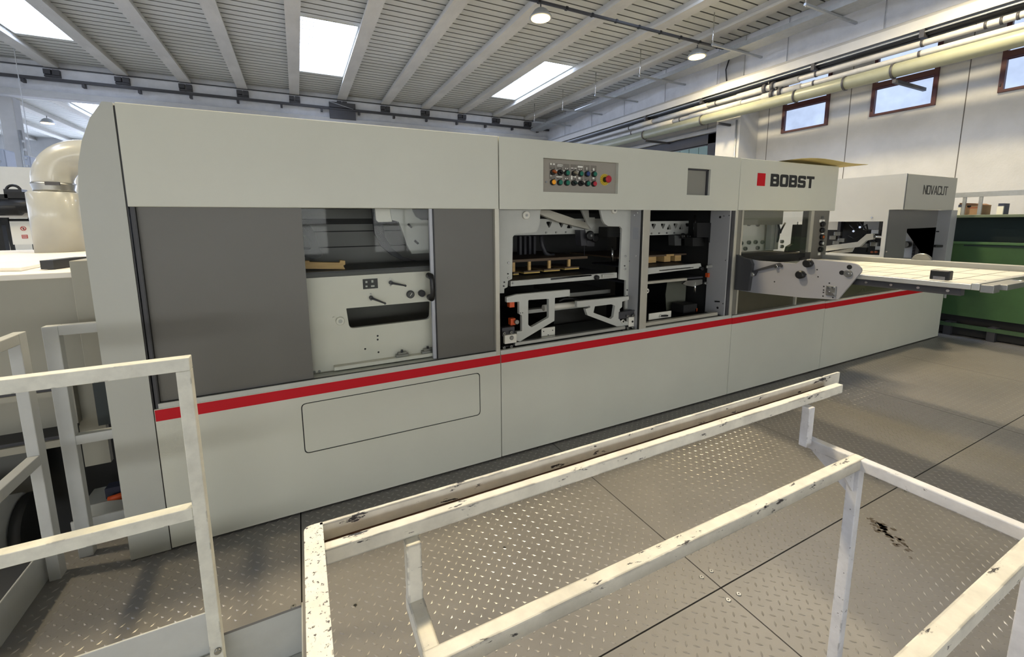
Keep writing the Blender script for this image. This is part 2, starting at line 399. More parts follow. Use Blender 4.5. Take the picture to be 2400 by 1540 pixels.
tube('pillar_cable',wr,BLACK,[(11.1,c0[1][0]-.3,5.95),(11.08,c0[1][0]-.25,6.4),(11.1,c0[1][0]-.4,6.9)],.018,8)
# roller door further down the right wall
dd=struct('door_1',(12,9,0)); dz=[(14.126,5.16),(8.434,5.063),(8.39,4.387)]
dy0,dy1=7.8,13.6
for i in range(14): box('door_panel',dd,mat('blue_green_door',(118,146,150),.5),(11.86,dy0+i*.414+.01,0),(11.93,dy0+(i+1)*.414-.01,4.35),.006)
boxes('door_frame',dd,STEELD,[((11.8,dy0-.35,0),(11.98,dy0,4.75)),((11.8,dy0-.35,4.40),(11.98,dy1+.3,4.72)),((11.8,dy1,0),(11.98,dy1+.3,4.7))])
box('door_rail',dd,CONCW,(11.7,7.2,4.75),(11.98,15,4.86))
# ---- walls the photo does not reach, seen in reflections only, and the far end
wb=struct('wall_back'); gates=[(-22,-16),(-14,-8),(-6,0),(2,8)]
plate('wall_face',wb,CONCW,rect((-24,-.4),(12,7.3)),-18.3,-18,'Y',[rect((a,.3),(b,3.2)) for a,b in gates])
GATE=glow('gate_fill_glow',(247,249,248),GATE_FILL); SIDE=glow('side_fill_glow',(226,236,255),SIDE_FILL)
for n,(a,b) in enumerate(gates):
    w=struct('door_%d'%(n+2),(a,-18,.3))  # unseen gate, added as fill light on the machine face
    for k in range(4): box('fill_gate_pane',w,GATE,(a+.06+(b-a)/4*k,-18.15,.36),(a-.06+(b-a)/4*(k+1),-18.12,3.14))
    boxes('fill_gate_frame',w,STEELD,[((a+(b-a)/4*k-.06,-18.2,.3),(a+(b-a)/4*k+.06,-18.05,3.2)) for k in range(5)]+[((a,-18.2,z-.05),(b,-18.05,z+.05)) for z in (.35,1.7,3.15)])
wl=struct('wall_left'); sides=[(-16,-8),(-6,2),(4,12),(14,22),(24,32)]
plate('wall_face',wl,CONCW,rect((-18,-.4),(34,7.3)),-24.3,-24,'X',[rect((a,1.0),(b,5.8)) for a,b in sides])
for n,(a,b) in enumerate(sides):
    w=struct('window_%d'%(n+5),(-24,a,1.0))  # unseen window, added to throw light up at the roof
    for k in range(4): box('side_pane',w,SIDE,(-24.15,a+.06+(b-a)/4*k,1.06),(-24.12,a-.06+(b-a)/4*(k+1),5.74))
    boxes('window_frame',w,STEELD,[((-24.2,a+(b-a)/4*k-.06,1.0),(-24.05,a+(b-a)/4*k+.06,5.8)) for k in range(5)]+[((-24.2,a,z-.05),(-24.05,b,z+.05)) for z in (1.05,3.4,5.75)])
wf=struct('wall_front'); fars=[(-22,-16),(-14,-8),(-6,0),(2,8)]
plate('wall_face',wf,CONCW,rect((-24,-.4),(12,7.3)),34,34.3,'Y',[rect((a,1.0),(b,5.9)) for a,b in fars])
FARM=glow('far_fill_glow',(216,228,255),FAR_FILL)
for n,(a,b) in enumerate(fars):
    w=struct('window_%d'%(n+10),(a,34,1.0))  # window added at the far end to lift the roof's brightness
    for k in range(4): box('fill_far_pane',w,FARM,(a+.06+(b-a)/4*k,34.12,1.06),(a-.06+(b-a)/4*(k+1),34.15,5.84))
    boxes('window_frame',w,STEELD,[((a+(b-a)/4*k-.06,34.05,1.0),(a+(b-a)/4*k+.06,34.2,5.9)) for k in range(5)]+[((a,34.05,z-.05),(b,34.2,z+.05)) for z in (1.05,3.4,5.85)])
pl=struct('trim_1',(-9.8,18,0)); box('hall_pillar',pl,CONCW,(-10.0,17.9,-.3),(-9.62,18.35,6.1),.02); tube('downpipe',pl,GALV,[(-9.52,17.8,3),(-9.52,17.8,5.0)],.05,8)

# ================================================================== HALL SERVICES
def lamp(x,y,z,label,visible=True):
    t=thing('high_bay_lamp',(x,y,z),label,'lamp','high bay lamps under the roof')
    tube('lamp_housing',t,GALV,[(x,y,z+.20),(x,y,z+.16),(x,y,z+.04),(x,y,z+.012)],[.09,.15,.24,.25],20)
    disc('lamp_rim',t,GALV,(x,y),.255,z+.016,z+.0,'Z',24)
    disc('lamp_lens',t,LENS,(x,y),.215,z+.002,z-.012,'Z',24)
    tube('suspension_hook',t,STEELD,[(x,y,z+.2),(x,y,z+.318)],.012,6)
    l=bpy.data.lights.new('lamp_light','AREA'); l.shape='DISK'; l.size=.42; l.energy=LAMP_W; l.color=(1.,.82,.50)
    o=bpy.data.objects.new('lamp_light',l); COL.objects.link(o); o.parent=t; o.location=(0,0,-.03)
    return t
lamp(4.0,6.11,6.3,'round warm-lit high bay lamp nearest the camera, above the grey press')
lamp(9.15,6.2,6.3,'round warm-lit high bay lamp close to the right-hand wall girder')
lamp(-10.93,23.6,6.3,'small far high bay lamp beyond the main girder, above the beige elbow duct')
for x in (-6.1,-.95,4.2,9.15): lamp(x,.8,6.3,'round high bay lamp hanging above the machine, out of the picture')
tr=thing('lamp_trunking',(4,6.15,6.62),'long grey lamp trunking strung across the roof beams, carrying the high bay lamps','trunking')
bar('channel',tr,STEELD,(-2,6.15,6.62+.045),(10.2,6.15,6.62+.045),.06,.05)
for i in range(16):
    x=-1.2+.74*i; box('channel_clip',tr,BLACK,(x-.03,6.11,6.63),(x+.03,6.19,6.70))
HY=[(3.34,'nearest the camera'),(5.63,'second from the camera, beside the bright right-hand lamp'),(8.29,'third from the camera, left of the right-hand lamp'),(10.55,'fourth from the camera'),(12.7,'fifth from the camera'),(15.04,'farthest from the camera, close to the main girder')]
for y,w in HY:
    h=thing('tray_hanger',(9,y,6.4),'thin steel tray arm and rod, '+w,'bracket','tray hangers along the right wall girder')
    bar('hanger_arm',h,GALV,(9.02,y,6.4),(11.12,y,6.4),.05,.05); tube('hanger_rod',h,CHROME,[(9.05,y,6.36),(9.05,y,7.2)],.014,6)
ct=thing('cable_tray',(10.2,3,6.45),'long perforated steel cable tray running under the roof edge','cable tray')
bar('tray_bed',ct,GALV,(10.25,-18,6.45),(10.25,17.0,6.45),.5,.02)
bar('tray_side',ct,GALV,(9.99,-18,6.5),(9.99,17.0,6.5),.015,.12); bar('tray_side',ct,GALV,(10.51,-18,6.5),(10.51,17.0,6.5),.015,.12)
tube('cable_bundle',ct,BLACK,[(10.4,-18,6.50),(10.4,17,6.50)],.05,6)
for y in range(-4,16): box('tray_rung',ct,STEELD,(10.0,y+.2,6.455),(10.5,y+.26,6.475))
sl=thing('glowing_strip',(10.35,11,6.6),'long pale glowing strip lying along the cable tray, right of the skylights','lamp')
bar('strip_base',sl,GALV,(10.2,13.4,6.59),(10.5,8.8,6.59),.10,.05); bar('strip_glow_bar',sl,glow('strip_glow',(206,222,250),1.3),(10.2,13.4,6.64),(10.5,8.8,6.64),.10,.06)  # glowing bar added on the tray where a bright strip shows
def pipe(name,label,x,z,r,m,clampm,y0=-17.9,y1=16.9,rings=(),lag=()):
    t=thing(name,(x,y0,z),label,'pipe'); tube('pipe_run',t,m,[(x,y0,z),(x,y1,z)],r,16)
    for y in rings: tube('clamp_ring',t,clampm,[(x,y-.02,z),(x,y+.02,z)],r*1.12,16)
    for a,b in lag: tube('lagging_sleeve',t,m,[(x,a,z),(x,b,z)],r*1.3,14)
    return t
pA=pipe('upper_pipe','upper thin white lagged pipe under the right wall girder',10.7,5.36,.065,PIPEW,STEELD,rings=(1.9,3.9,5.2,6.7,8.3,10.5,1.0,.8,.6,.4,.2),lag=((4.3,6.0),(7.0,9.0),(9.3,10.2)))
pB=pipe('lower_pipe','lower thin white lagged pipe just above the big grey-green duct pipe',10.64,5.14,.065,PIPEW,STEELD,rings=(1.9,3.9,4.9,6.5,8.0,10.3),lag=((4.2,5.2),(5.8,7.6),(8.3,9.6)))
for t,x,z,yy in ((pA,10.7,5.36,4.95),(pB,10.64,5.14,4.7)):
    for d in (0,.22): tube('valve_flange',t,STEELD,[(x,yy+d-.04,z),(x,yy+d+.04,z)],.13,14)
    tube('valve_stem',t,BLACK,[(x,yy+.11,z),(x-.05,yy+.11,z+.16)],.03,8)
pC=pipe('duct_pipe','big grey-green duct pipe, lowest of the pipes along the right wall',10.62,4.93,.145,PIPEG,STEELD,rings=(3.2,4.3,7.1,9.6,2.3))
for y in (2.25,6.5,9.5,13): bar('pipe_bracket',wr,STEELD,(10.55,y,4.70),(11.98,y,4.70),.06,.07)
cr=thing('cable_conduit',(10.75,0,5.55),'dark bundle of cables tucked under the girder flange above the pipes','cable')
tube('cable_run',cr,BLACK,[(10.72,-18,5.55),(10.72,17,5.55)],.05,8); tube('cable_run',cr,BLACK,[(10.82,-18,5.53),(10.82,17,5.53)],.05,8); tube('steel_tube',cr,GALV,[(10.64,-18,5.56),(10.64,17,5.56)],.018,8)
for y in (1.9,3.95,7.2,9.6): box('conduit_clip',cr,STEELD,(10.6,y-.04,5.46),(10.92,y+.04,5.62))

# ================================================================== PRESS UNIT (left module)
pu=thing('press_unit',(-1.0,.05,0),'ivory press unit with dark sliding door, small window and access hatch, leftmost machine module','machine')
ep=[(-1.998,.006),(-2.168,.006),(-2.168,1.62),(-2.164,1.90),(-2.15,2.03),(-2.125,2.14),(-2.085,2.245),(-2.036,2.322),(-1.998,2.322)]
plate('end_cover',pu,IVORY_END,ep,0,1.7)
box('seam_gasket',pu,BLACK,(-1.9985,.006,.01),(-1.9915,.05,2.31))
box('upper_panel',pu,IVORY,(-1.9915,0,1.842),(-.0045,.045,2.325),.004)
box('roof_housing',pu,IVORY,(-1.99,.05,1.86),(-.01,1.7,2.31))
box('base_housing',pu,VOID,(-1.99,.05,.03),(-.002,1.7,.80))
hp=[(-1.314,0.698),(-0.165,0.698),(-0.167,0.375),(-1.324,0.384)]
hx0,hx1=hp[0][0],hp[1][0]; hz1=(hp[0][1]+hp[1][1])/2; hz0=(hp[2][1]+hp[3][1])/2
plate('lower_panel',pu,IVORY,rect((-1.993,.012),(-.003,.805)),0,.04,holes=[rrect(hx0,hz0,hx1,hz1,.03)])
plate('hatch_gasket',pu,RUBBER,rrect(hx0,hz0,hx1,hz1,.03),.004,.03,holes=[rrect(hx0+.006,hz0+.006,hx1-.006,hz1-.006,.026)])
plate('access_hatch',pu,IVORY,rrect(hx0+.006,hz0+.006,hx1-.006,hz1-.006,.026),.001,.03)
box('red_stripe',pu,RED,(-1.991,-.0012,.740),(-.004,.002,.801))
box('door_sill',pu,INNER,(-1.975,.004,.805),(-.002,.10,.832)); box('sill_groove',pu,BLACK,(-1.975,.012,.832),(-.03,.024,.834))
dl=[(-1.233,1.836),(-1.235,0.824),(-0.456,1.835),(-0.459,0.808)]
xa=(dl[0][0]+dl[1][0])/2; xb=(dl[2][0]+dl[3][0])/2
box('fixed_door',pu,DARKGREY,(-1.968,.028,.834),(xa,.05,1.846)); box('door_edge',pu,BLACK,(-1.9735,.01,.834),(-1.968,.06,1.846)); box('door_jamb',pu,STEELD,(-1.988,.012,.80),(-1.9735,.06,1.846))
box('sliding_door',pu,DARKGREY,(xb,.028,.834),(-.032,.05,1.846)); box('door_edge',pu,BLACK,(xb-.006,.03,.834),(xb,.055,1.846))
box('bright_post',pu,ALUW,(-.034,.002,.805),(-.003,.06,1.843))
box('window_pane',pu,GLASS,(xa-.02,.058,.834),(xb-.03,.062,1.846))
sp=[(-0.487,1.682),(-0.458,1.682)]
wp=box('window_stile',pu,mat('stile_paint',(170,172,178),.35),(sp[0][0],.040,.834),(xb-.006,.066,1.846),.003)
hb=[(-0.505,1.409),(-0.504,1.265)]
hd=tube('door_handle',pu,BLACK,[(hb[0][0],.035,hb[0][1]),(hb[0][0],-.02,hb[0][1]),(hb[0][0]+.004,-.03,hb[0][1]-.02),(hb[1][0]+.004,-.03,hb[1][1]+.02),(hb[1][0],-.02,hb[1][1]),(hb[1][0],.035,hb[1][1])],[.020,.020,.015,.015,.020,.020],12)
# inside, behind the window
YI=.13
fpn=[(-1.235,1.428),(-0.369,1.426),(-0.389,0.77),(-1.237,0.766)]
slot=fillet([(-1.018,1.221),(-0.469,1.218),(-0.478,1.093),(-1.005,1.088)],[.004,.02,.03,.03])
ip=plate('side_plate',pu,CREAM,[fpn[0],fpn[1],(fpn[1][0],.80),(fpn[0][0],.80)],.13,.16,holes=[slot])
fb=[(-1.262,1.479),(-0.369,1.447),(-0.369,1.426),(-1.265,1.428)]
box('feed_ledge',pu,MID,(-1.6,.125,(fb[3][1]+fb[2][1])/2),(-.05,.55,(fb[0][1]+fb[1][1])/2),.004)
box('feed_edge',pu,STEELD,(-1.6,.12,(fb[0][1]+fb[1][1])/2-.012),(-.05,.13,(fb[0][1]+fb[1][1])/2))
box('inner_wall',pu,mat('inner_wall_grey',(120,119,116),.5,var=.06),(-1.95,.75,1.3),(-.02,.8,1.86)); box('side_partition',pu,MID,(-.05,.06,.80),(-.032,1.2,1.86))
box('slot_wall',pu,mat('slot_grey',(92,90,84),.5),(-1.4,.5,.80),(-.05,.52,1.35))
for z in [(-0.945,1.696),(-0.952,1.579),(-0.941,1.766)]: box('wall_joint',pu,VOID,(-1.9,.744,z[1]-.005),(-.05,.752,z[1]+.003))
wbz=[(-1.031,1.789),(-1.033,1.748)]; box('wall_band',pu,VOID,(-1.9,.70,wbz[1][1]),(-.05,.75,wbz[0][1]))
plate('hanging_tab',pu,CREAM,[(-0.775,1.855),(-0.666,1.856),(-0.666,1.762),(-0.759,1.761),(-0.773,1.775)],.34,.36)
arm=plate('lifting_arm',pu,INNER,[(-0.677,1.855),(-0.529,1.856),(-0.501,1.796),(-0.461,1.773),(-0.36,1.773),(-0.368,1.537),(-0.538,1.534),(-0.572,1.604),(-0.604,1.714),(-0.621,1.761),(-0.667,1.775)],.33,.37,r=.006)
for q in [(-0.547,1.734),(-0.504,1.618)]: bar('arm_clip',pu,BLACK,(q[0]-.012,.325,q[1]+.012),(q[0]+.014,.325,q[1]-.014),.012,.014)
plate('gear_guard',pu,STEELD,[(-0.759,1.864),(-0.687,1.864),(-0.67,1.647),(-0.618,1.561),(-0.545,1.496),(-0.4,1.445),(-0.518,1.451),(-0.63,1.514),(-0.705,1.587),(-0.744,1.676)],.6,.64)
plate('feed_hose',pu,BLACK,[(-1.24,1.774),(-1.18,1.738),(-1.16,1.697),(-1.152,1.647),(-1.14,1.593),(-1.123,1.564),(-1.133,1.531),(-1.183,1.52),(-1.256,1.544),(-1.253,1.585),(-1.19,1.587),(-1.193,1.648),(-1.224,1.682),(-1.246,1.69)],.4,.46,r=.01)
# fittings on the side plate
lb=[(-0.909,1.4),(-0.817,1.398),(-0.821,1.333),(-0.908,1.336)]
sg=box('instruction_plate',pu,BLACK,(lb[0][0],.126,lb[3][1]),(lb[1][0],.13,lb[0][1]))
for q,w,h in zip([(-0.887,1.381),(-0.85,1.383),(-0.888,1.353),(-0.849,1.352)],(.012,.012,.012,.022),(.012,.016,.010,.010)): box('plate_symbol',sg,INNER,(q[0]-w/2,.1250,q[1]-h/2),(q[0]+w/2,.1262,q[1]+h/2))
for P in ([(-0.735,1.367),(-0.649,1.345),(-0.735,1.391),(-0.736,1.348)],[(-0.864,1.278),(-0.785,1.24),(-0.864,1.301),(-0.865,1.262)]):
    a,b,c,d=P
    lv=tube('clamp_lever',pu,STEELD,[(a[0],.13,a[1]),(a[0],.10,a[1])],.013,12)
    tube('lever_arm',lv,STEELD,[(a[0],.105,a[1]),(b[0],.085,b[1])],[.008,.005],8); disc('lever_ball',lv,STEELD,(b[0],b[1]),.007,.078,.092)
    for q in (c,d): disc('cap_screw',pu,STEEL,q,.006,.124,.13,n=8)
g1,g2,g3,g4=[(-0.61,1.279),(-0.535,1.281),(-1.058,1.146),(-1.094,1.169)]
kn=disc('dial_gauge',pu,STEELD,g1,.026,.13,.105,bev=.004); disc('dial_face',kn,MID,g1,.020,.1045,.106); bar('dial_pointer',kn,CHROME,(g1[0]-.006,.103,g1[1]-.008),(g1[0]+.008,.103,g1[1]+.01),.003,.003)
disc('adjusting_knob',pu,STEELD,g2,.022,.13,.09,bev=.004)
bs=disc('bearing_cap',pu,CREAM,g3,.026,.13,.112,bev=.003); disc('cap_centre',bs,INNER,g3,.012,.1125,.11); disc('locating_pin',pu,CREAM,g4,.007,.13,.118)
for q in [(-0.834,1.019),(-0.835,0.994),(-0.917,0.942),(-0.834,0.908),(-0.835,0.796)]: disc('bolt_hole',pu,BLACK,q,.0065,.1295,.132,n=10)
for q in [(-0.754,0.8),(-1.227,0.838),(-1.198,0.837)]: disc('cap_screw',pu,STEEL,q,.008,.122,.13,n=10)
sh=[(-1.114,0.867),(-0.453,0.86),(-0.454,0.837),(-1.112,0.841)]
ledge=box('tool_ledge',pu,CREAM,(sh[0][0],.085,(sh[2][1]+sh[3][1])/2),(-.06,.13,(sh[0][1]+sh[1][1])/2),.002)
ztl=(sh[0][1]+sh[1][1])/2
for i,(x0,w) in enumerate((([(-0.727,0.867)][0][0],.085),([(-0.552,0.867)][0][0],.09))):
    t=thing('clamp_block',(x0+w/2,.105,ztl),('left' if i==0 else 'right')+' stepped steel clamp block resting on the ledge behind the window','block','clamp blocks on the ledge')
    boxes('block_body',t,STEEL,[((x0,.09,ztl),(x0+w,.125,ztl+.018)),((x0+.014,.092,ztl+.018),(x0+w*.85,.123,ztl+.030))],.002)
    disc('block_screw',t,STEELD,(x0+w*.5,.107),.008,ztl+.03,ztl+.045,'Z',8)
zl=(fb[0][1]+fb[1][1])/2
wb_=[(-1.258,1.531),(-1.208,1.529),(-1.207,1.521),(-1.034,1.509),(-1.029,1.524),(-1,1.519),(-1.001,1.495),(-1.013,1.49),(-1.004,1.467),(-1.261,1.483)]
zb=min(q[1] for q in wb_)
t=thing('wooden_batten',((wb_[0][0]+wb_[4][0])/2,.2,zl),'pale notched wooden batten lying on the feed ledge behind the glass','wood')
plate('batten_body',t,WOOD,[(q[0],q[1]-zb+zl+.001) for q in wb_],.2,.26)

# ================================================================== STRIPPING UNIT (middle module)
su=thing('stripping_unit',(1.25,.05,0),'ivory stripping unit with open doorways, inner frames and a recessed push-button console, middle machine module','machine')
co=[(0.351,2.204),(1.038,2.204),(1.04,1.968),(0.351,1.966)]
cx0,cx1=(co[0][0]+co[3][0])/2,(co[1][0]+co[2][0])/2; cz1,cz0=(co[0][1]+co[1][1])/2,(co[2][1]+co[3][1])/2
dq=[(1.805,2.201),(2.095,2.203),(2.099,1.972),(1.811,1.977)]
dx0,dx1=(dq[0][0]+dq[3][0])/2,(dq[1][0]+dq[2][0])/2; dz1,dz0=(dq[0][1]+dq[1][1])/2,(dq[2][1]+dq[3][1])/2
plate('upper_panel',su,IVORY,rect((.0015,1.842),(2.4965,2.325)),0,.045,holes=[rect((cx0,cz0),(cx1,cz1)),rect((dx0,dz0),(dx1,dz1))])
box('roof_housing',su,IVORY,(.002,.09,1.86),(2.49,1.7,2.31))
box('base_housing',su,VOID,(.002,.05,.03),(2.5,1.7,.80))
box('lower_panel',su,IVORY,(.0035,0,.012),(2.524,.04,.805),.003)
box('red_stripe',su,RED,(.0035,-.0012,.740),(2.5245,.002,.801))
box('door_sill',su,INNER,(.002,.004,.805),(2.52,.03,.832)); box('sill_channel',su,STEELD,(.01,.03,.805),(2.43,.13,.822))
GPAN=mat('console_grey',(150,144,134),.5,var=.03)
cp=box('console_plate',su,GPAN,(cx0-.01,.030,cz0-.01),(cx1+.01,.045,cz1+.01))
sb=box('display_plate',su,mat('display_grey',(132,130,122),.4),(dx0-.01,.035,dz0-.01),(dx1+.01,.05,dz1+.01)); boxes('display_rim',sb,STEELD,[((dx0,.02,dz1-.012),(dx1,.036,dz1)),((dx1-.016,.02,dz0),(dx1,.036,dz1))])
CG=mat('green_button',(18,104,84),.35); CBL=mat('blue_button',(36,58,112),.35); CR=mat('red_button',(176,36,52),.35); CO=mat('orange_button',(158,76,24),.35); CY=mat('amber_button',(246,164,28),.35); CK=mat('clear_switch',(140,132,112),.35)
LBL=mat('label_grey',(120,114,106),.6); LBW=mat('label_white',(232,230,220),.6)
u=(cx1-cx0)/2100.   # metres per zoomed pixel, roughly
def rowpts(L): return L
B1=[(0.446,2.111),(0.507,2.111),(0.569,2.11),(0.634,2.11),(0.693,2.11),(0.755,2.111),(0.82,2.111)]
B2=[(0.447,2.039),(0.507,2.039),(0.57,2.039),(0.632,2.039),(0.695,2.039),(0.759,2.039),(0.82,2.039)]
for q,c,sel in zip(B1+B2,(CO,BLACK,CG,CK,CG,CBL,CG,CY,CG,CG,mat('dark_green_switch',(16,44,40),.4),BLACK,CG,CR),(1,1,0,1,0,0,0,0,0,0,1,1,0,0)):
    if sel:
        s_=disc('selector_switch',cp,BLACK,q,.021,.03,.008,bev=.003); bar('switch_grip',s_,c,(q[0]-.014,.000,q[1]+.008),(q[0]+.014,.000,q[1]-.006),.026,.014,.002,up=(0,0,1)); box('switch_mark',s_,LBW,(q[0]+.010,-.014,q[1]+.002),(q[0]+.014,-.012,q[1]+.014))
    else:
        s_=disc('push_button',cp,BLACK,q,.022,.03,.010,bev=.003); disc('button_cap',s_,c,q,.017,.011,.001,bev=.003)
es=[(0.929,2.075),(0.962,2.079)]
e0=es[0]
ring=disc('emergency_collar',cp,mat('yellow_collar',(206,178,48),.5),e0,.044,.03,.026,n=28)
for k in range(16): a=2*math.pi*k/16; box('collar_mark',ring,mat('collar_print',(120,100,24),.6),(e0[0]+.036*math.cos(a)-.003,.0255,e0[1]+.036*math.sin(a)-.003),(e0[0]+.036*math.cos(a)+.003,.0262,e0[1]+.036*math.sin(a)+.003))
em=disc('emergency_stem',cp,BLACK,e0,.020,.026,-.01); disc('emergency_button',cp,CR,e0,.028,-.010,-.028,bev=.007,n=24)
# small symbol plates above each control
SYM=[(0,[(-.020,.052,-.005,.064),(.005,.052,.020,.064)]),(1,[(-.020,.045,.030,.050),(-.018,.056,.030,.060),(.022,.045,.030,.060)]),(2,[(-.012,.030,-.004,.036),(.006,.030,.014,.036)]),(3,[(-.024,.036,-.002,.041),(.006,.036,.026,.041)]),(4,[(-.022,.045,.024,.058),(-.014,.030,-.004,.036),(.006,.030,.014,.036)]),(5,[(-.003,.032,.004,.050)]),(6,[(-.007,.028,.007,.046)]),
     (7,[(-.020,.044,-.006,.049)]),(8,[(-.026,.038,.024,.045)]),(9,[(-.014,.028,-.004,.034),(.004,.028,.014,.034)]),(10,[(-.022,.026,-.008,.054),(-.002,.044,.006,.054),(.010,.040,.024,.054)]),(11,[(-.018,.030,.002,.046)]),(13,[(-.008,.036,.008,.056)])]
for k in range(14):
    q=(B1+B2)[k]; lp=box('symbol_plate',cp,LBL,(q[0]-.027,.0285,q[1]+.023),(q[0]+.027,.0302,q[1]+.066))
    for kk,rs in SYM:
        if kk==k:
            for a,b,c,d in rs: box('symbol',lp,LBW,(q[0]+a,.0275,q[1]+b),(q[0]+c,.0288,q[1]+d))
    for dx in (-.018,.012): box('symbol_print',lp,BLACK,(q[0]+dx,.0278,q[1]+.026),(q[0]+dx+.010,.0288,q[1]+.030))
kq=[(0.392,2.039)][0]; disc('key_lock',cp,CHROME,kq,.007,.03,.024)
# interior shell
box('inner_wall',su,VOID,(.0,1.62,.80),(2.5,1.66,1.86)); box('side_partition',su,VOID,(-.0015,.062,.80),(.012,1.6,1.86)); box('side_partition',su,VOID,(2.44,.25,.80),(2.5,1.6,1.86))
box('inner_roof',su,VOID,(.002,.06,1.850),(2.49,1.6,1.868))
# side frames seen in the left doorway
YP=.135
plate('frame_plate',su,INNER,fillet([(0.046,1.855),(0.423,1.858),(0.408,1.83),(0.405,1.731),(0.381,1.683),(0.344,1.673),(0.195,1.665),(0.173,1.644),(0.165,1.329),(0.131,1.318),(0.126,1.271),(0.098,1.26),(0.097,1.227),(0.038,1.231)],[0,0,.008,.01,.02,.01,.012,.012,.004,.004,.004,.004,0,0]),.135,.155)
plate('frame_plate',su,INNER,fillet([(0.974,1.861),(1.005,1.763),(1.03,1.731),(1.065,1.713),(1.192,1.709),(1.215,1.689),(1.206,1.257),(1.276,1.244),(1.278,0.79),(1.464,0.767),(1.434,1.865)],[0,.01,.01,.01,.01,.01,.004,.004,0,0,0]),.135,.155)
for q in [(0.28,1.802),(1.116,1.841)]:
    d_=disc('roller_cap',su,CREAM,q,.030 if q[0]<.5 else .026,.135,.115,bev=.003,n=24); disc('cap_centre',d_,STEEL,q,.010,.1155,.112)
for q in [(0.132,1.453),(0.131,1.341),(1.255,1.455),(1.257,1.344)]: disc('frame_bolt',su,CHROME,q,.009,.136,.122,n=10,bev=.002)
for q in [(0.129,1.371),(0.098,1.31),(0.093,1.281),(1.254,1.371),(1.31,1.409),(1.292,1.157),(1.292,1.105)]: disc('frame_screw',su,STEELD,q,.006,.136,.128,n=8)
box('post_return',su,mat('bluish_grey_return',(164,164,164),.45,var=.04),(1.306,.015,.83),(1.318,.145,1.846))
for z in (1.82,1.80,1.46,.99): disc('return_screw',su,CHROME,(.05 if z!=1.80 else .085,z),.007,1.306,1.300,'X',10)
box('return_cover',su,mat('return_plate',(156,158,162),.45),(1.3035,.035,1.60),(1.306,.10,1.70),.001)
box('centre_post',su,ALUW,(1.318,.0,.832),(1.396,.06,1.843),.003); box('post_gasket',su,BLACK,(1.304,.0,.832),(1.317,.012,1.843))
box('bright_post',su,ALUW,(2.478,.0,.832),(2.512,.06,1.843),.002); box('dark_post',su,STEELD,(2.44,.01,.832),(2.478,.06,1.843))
box('far_return',su,mat('bluish_grey_return',(164,164,164)),(2.424,.02,.83),(2.44,.23,1.846))
for q in [(0.08,1.793),(0.031,1.371),(0.03,0.948),(0.027,1.796)]: disc('return_screw',su,CHROME,q,.006,2.424,2.418,'X',8)
for q in [(0.09,0.896),(0.124,1.783)]: disc('return_hole',su,BLACK,q,.012,2.4235,2.425,'X',10)
bar('return_clip',su,BLACK,(2.42,.12,.955),(2.42,.07,.962),.01,.012)
# pierced beam across both doorways
def truss(pts,tris,y,m,screws):
    hs=[]
    for k,(cx,up) in enumerate(tris):
        w=.034; h=.062; zc=(pts[0]+pts[1])/2+.014
        T=[(cx-w,zc+h/2),(cx+w,zc+h/2),(cx,zc-h/2)] if not up else [(cx-w,zc-h/2),(cx+w,zc-h/2),(cx,zc+h/2)]
        hs.append(fillet(T,.010,3))
    o=plate('pierced_beam',su,m,rect((pts[2],pts[0]),(pts[3],pts[1])),y,y+.03,holes=hs)
    for x in screws: disc('beam_screw',o,STEEL,(x,pts[0]+.018),.009,y,y-.008,n=10)
tb=[(0.628,1.778),(0.629,1.642),(0.719,1.723),(0.847,1.721),(0.935,1.72),(1.027,1.715),(1.229,1.712)]
truss((tb[1][1],tb[0][1],tb[0][0]-.4,1.55),[(tb[2][0],0),(tb[3][0],0),(tb[4][0],1),(tb[5][0],0)],.5,INNER,[q[0] for q in [(0.687,1.664),(0.791,1.665),(0.893,1.665),(1.005,1.668)]])
ub=[(1.874,1.749),(1.882,1.611),(2.494,1.74),(2.504,1.609),(1.949,1.691),(2.076,1.689),(2.162,1.688),(2.253,1.687),(2.336,1.686),(2.425,1.685)]
truss((ub[1][1],ub[0][1],1.62,ub[2][0]),[(ub[4][0],0),(ub[5][0],0),(ub[6][0],1),(ub[7][0],0),(ub[8][0],1),(ub[9][0],0)],.5,INNER,[q[0] for q in [(1.922,1.63),(2.024,1.63),(2.129,1.63),(2.233,1.628)]])
plate('diagonal_beam',su,ALUW,[(0.579,1.853),(0.673,1.85),(1.106,1.728),(1.09,1.681),(0.759,1.754),(0.58,1.816)],.42,.47)
hk=plate('hanger_bracket',su,INNER,[(0.985,1.857),(1.065,1.857),(1.072,1.788),(1.136,1.788),(1.132,1.718),(1.098,1.686),(1.062,1.724)],.40,.42,r=.006)
hw=[(1.042,1.63),(1.162,1.597)]
wh=disc('hand_wheel',su,BLACK,hw[0],.042,.36,.33,bev=.008,n=24); disc('wheel_hub',wh,STEEL,hw[0],.010,.331,.322); tube('wheel_shaft',su,STEELD,[(hw[0][0],.36,hw[0][1]),(hw[0][0],.52,hw[0][1])],.02)
disc('hand_wheel',su,BLACK,hw[1],.034,.44,.41,bev=.007,n=20)
plate('guide_block',su,STEELD,[(0.963,1.679),(1.019,1.678),(1.04,1.539),(0.977,1.541)],.38,.46); plate('guide_block',su,STEELD,[(1.1,1.581),(1.183,1.579),(1.185,1.526),(1.101,1.529)],.46,.5)
plate('motor_cover',su,VOID,[(1.198,1.704),(1.338,1.702),(1.34,1.609),(1.195,1.617)],.3,.42,r=.005)
for i in range(8):
    q=[(1.207,1.697),(1.335,1.613)]; z=q[1][1]+(q[0][1]-q[1][1])*(i+.5)/8; box('cooling_fin',su,MID,(q[0][0],.292,z-.003),(q[1][0],.30,z+.001))
rd=[(1.257,1.526),(1.262,1.385),(1.099,1.513),(1.102,1.42)]
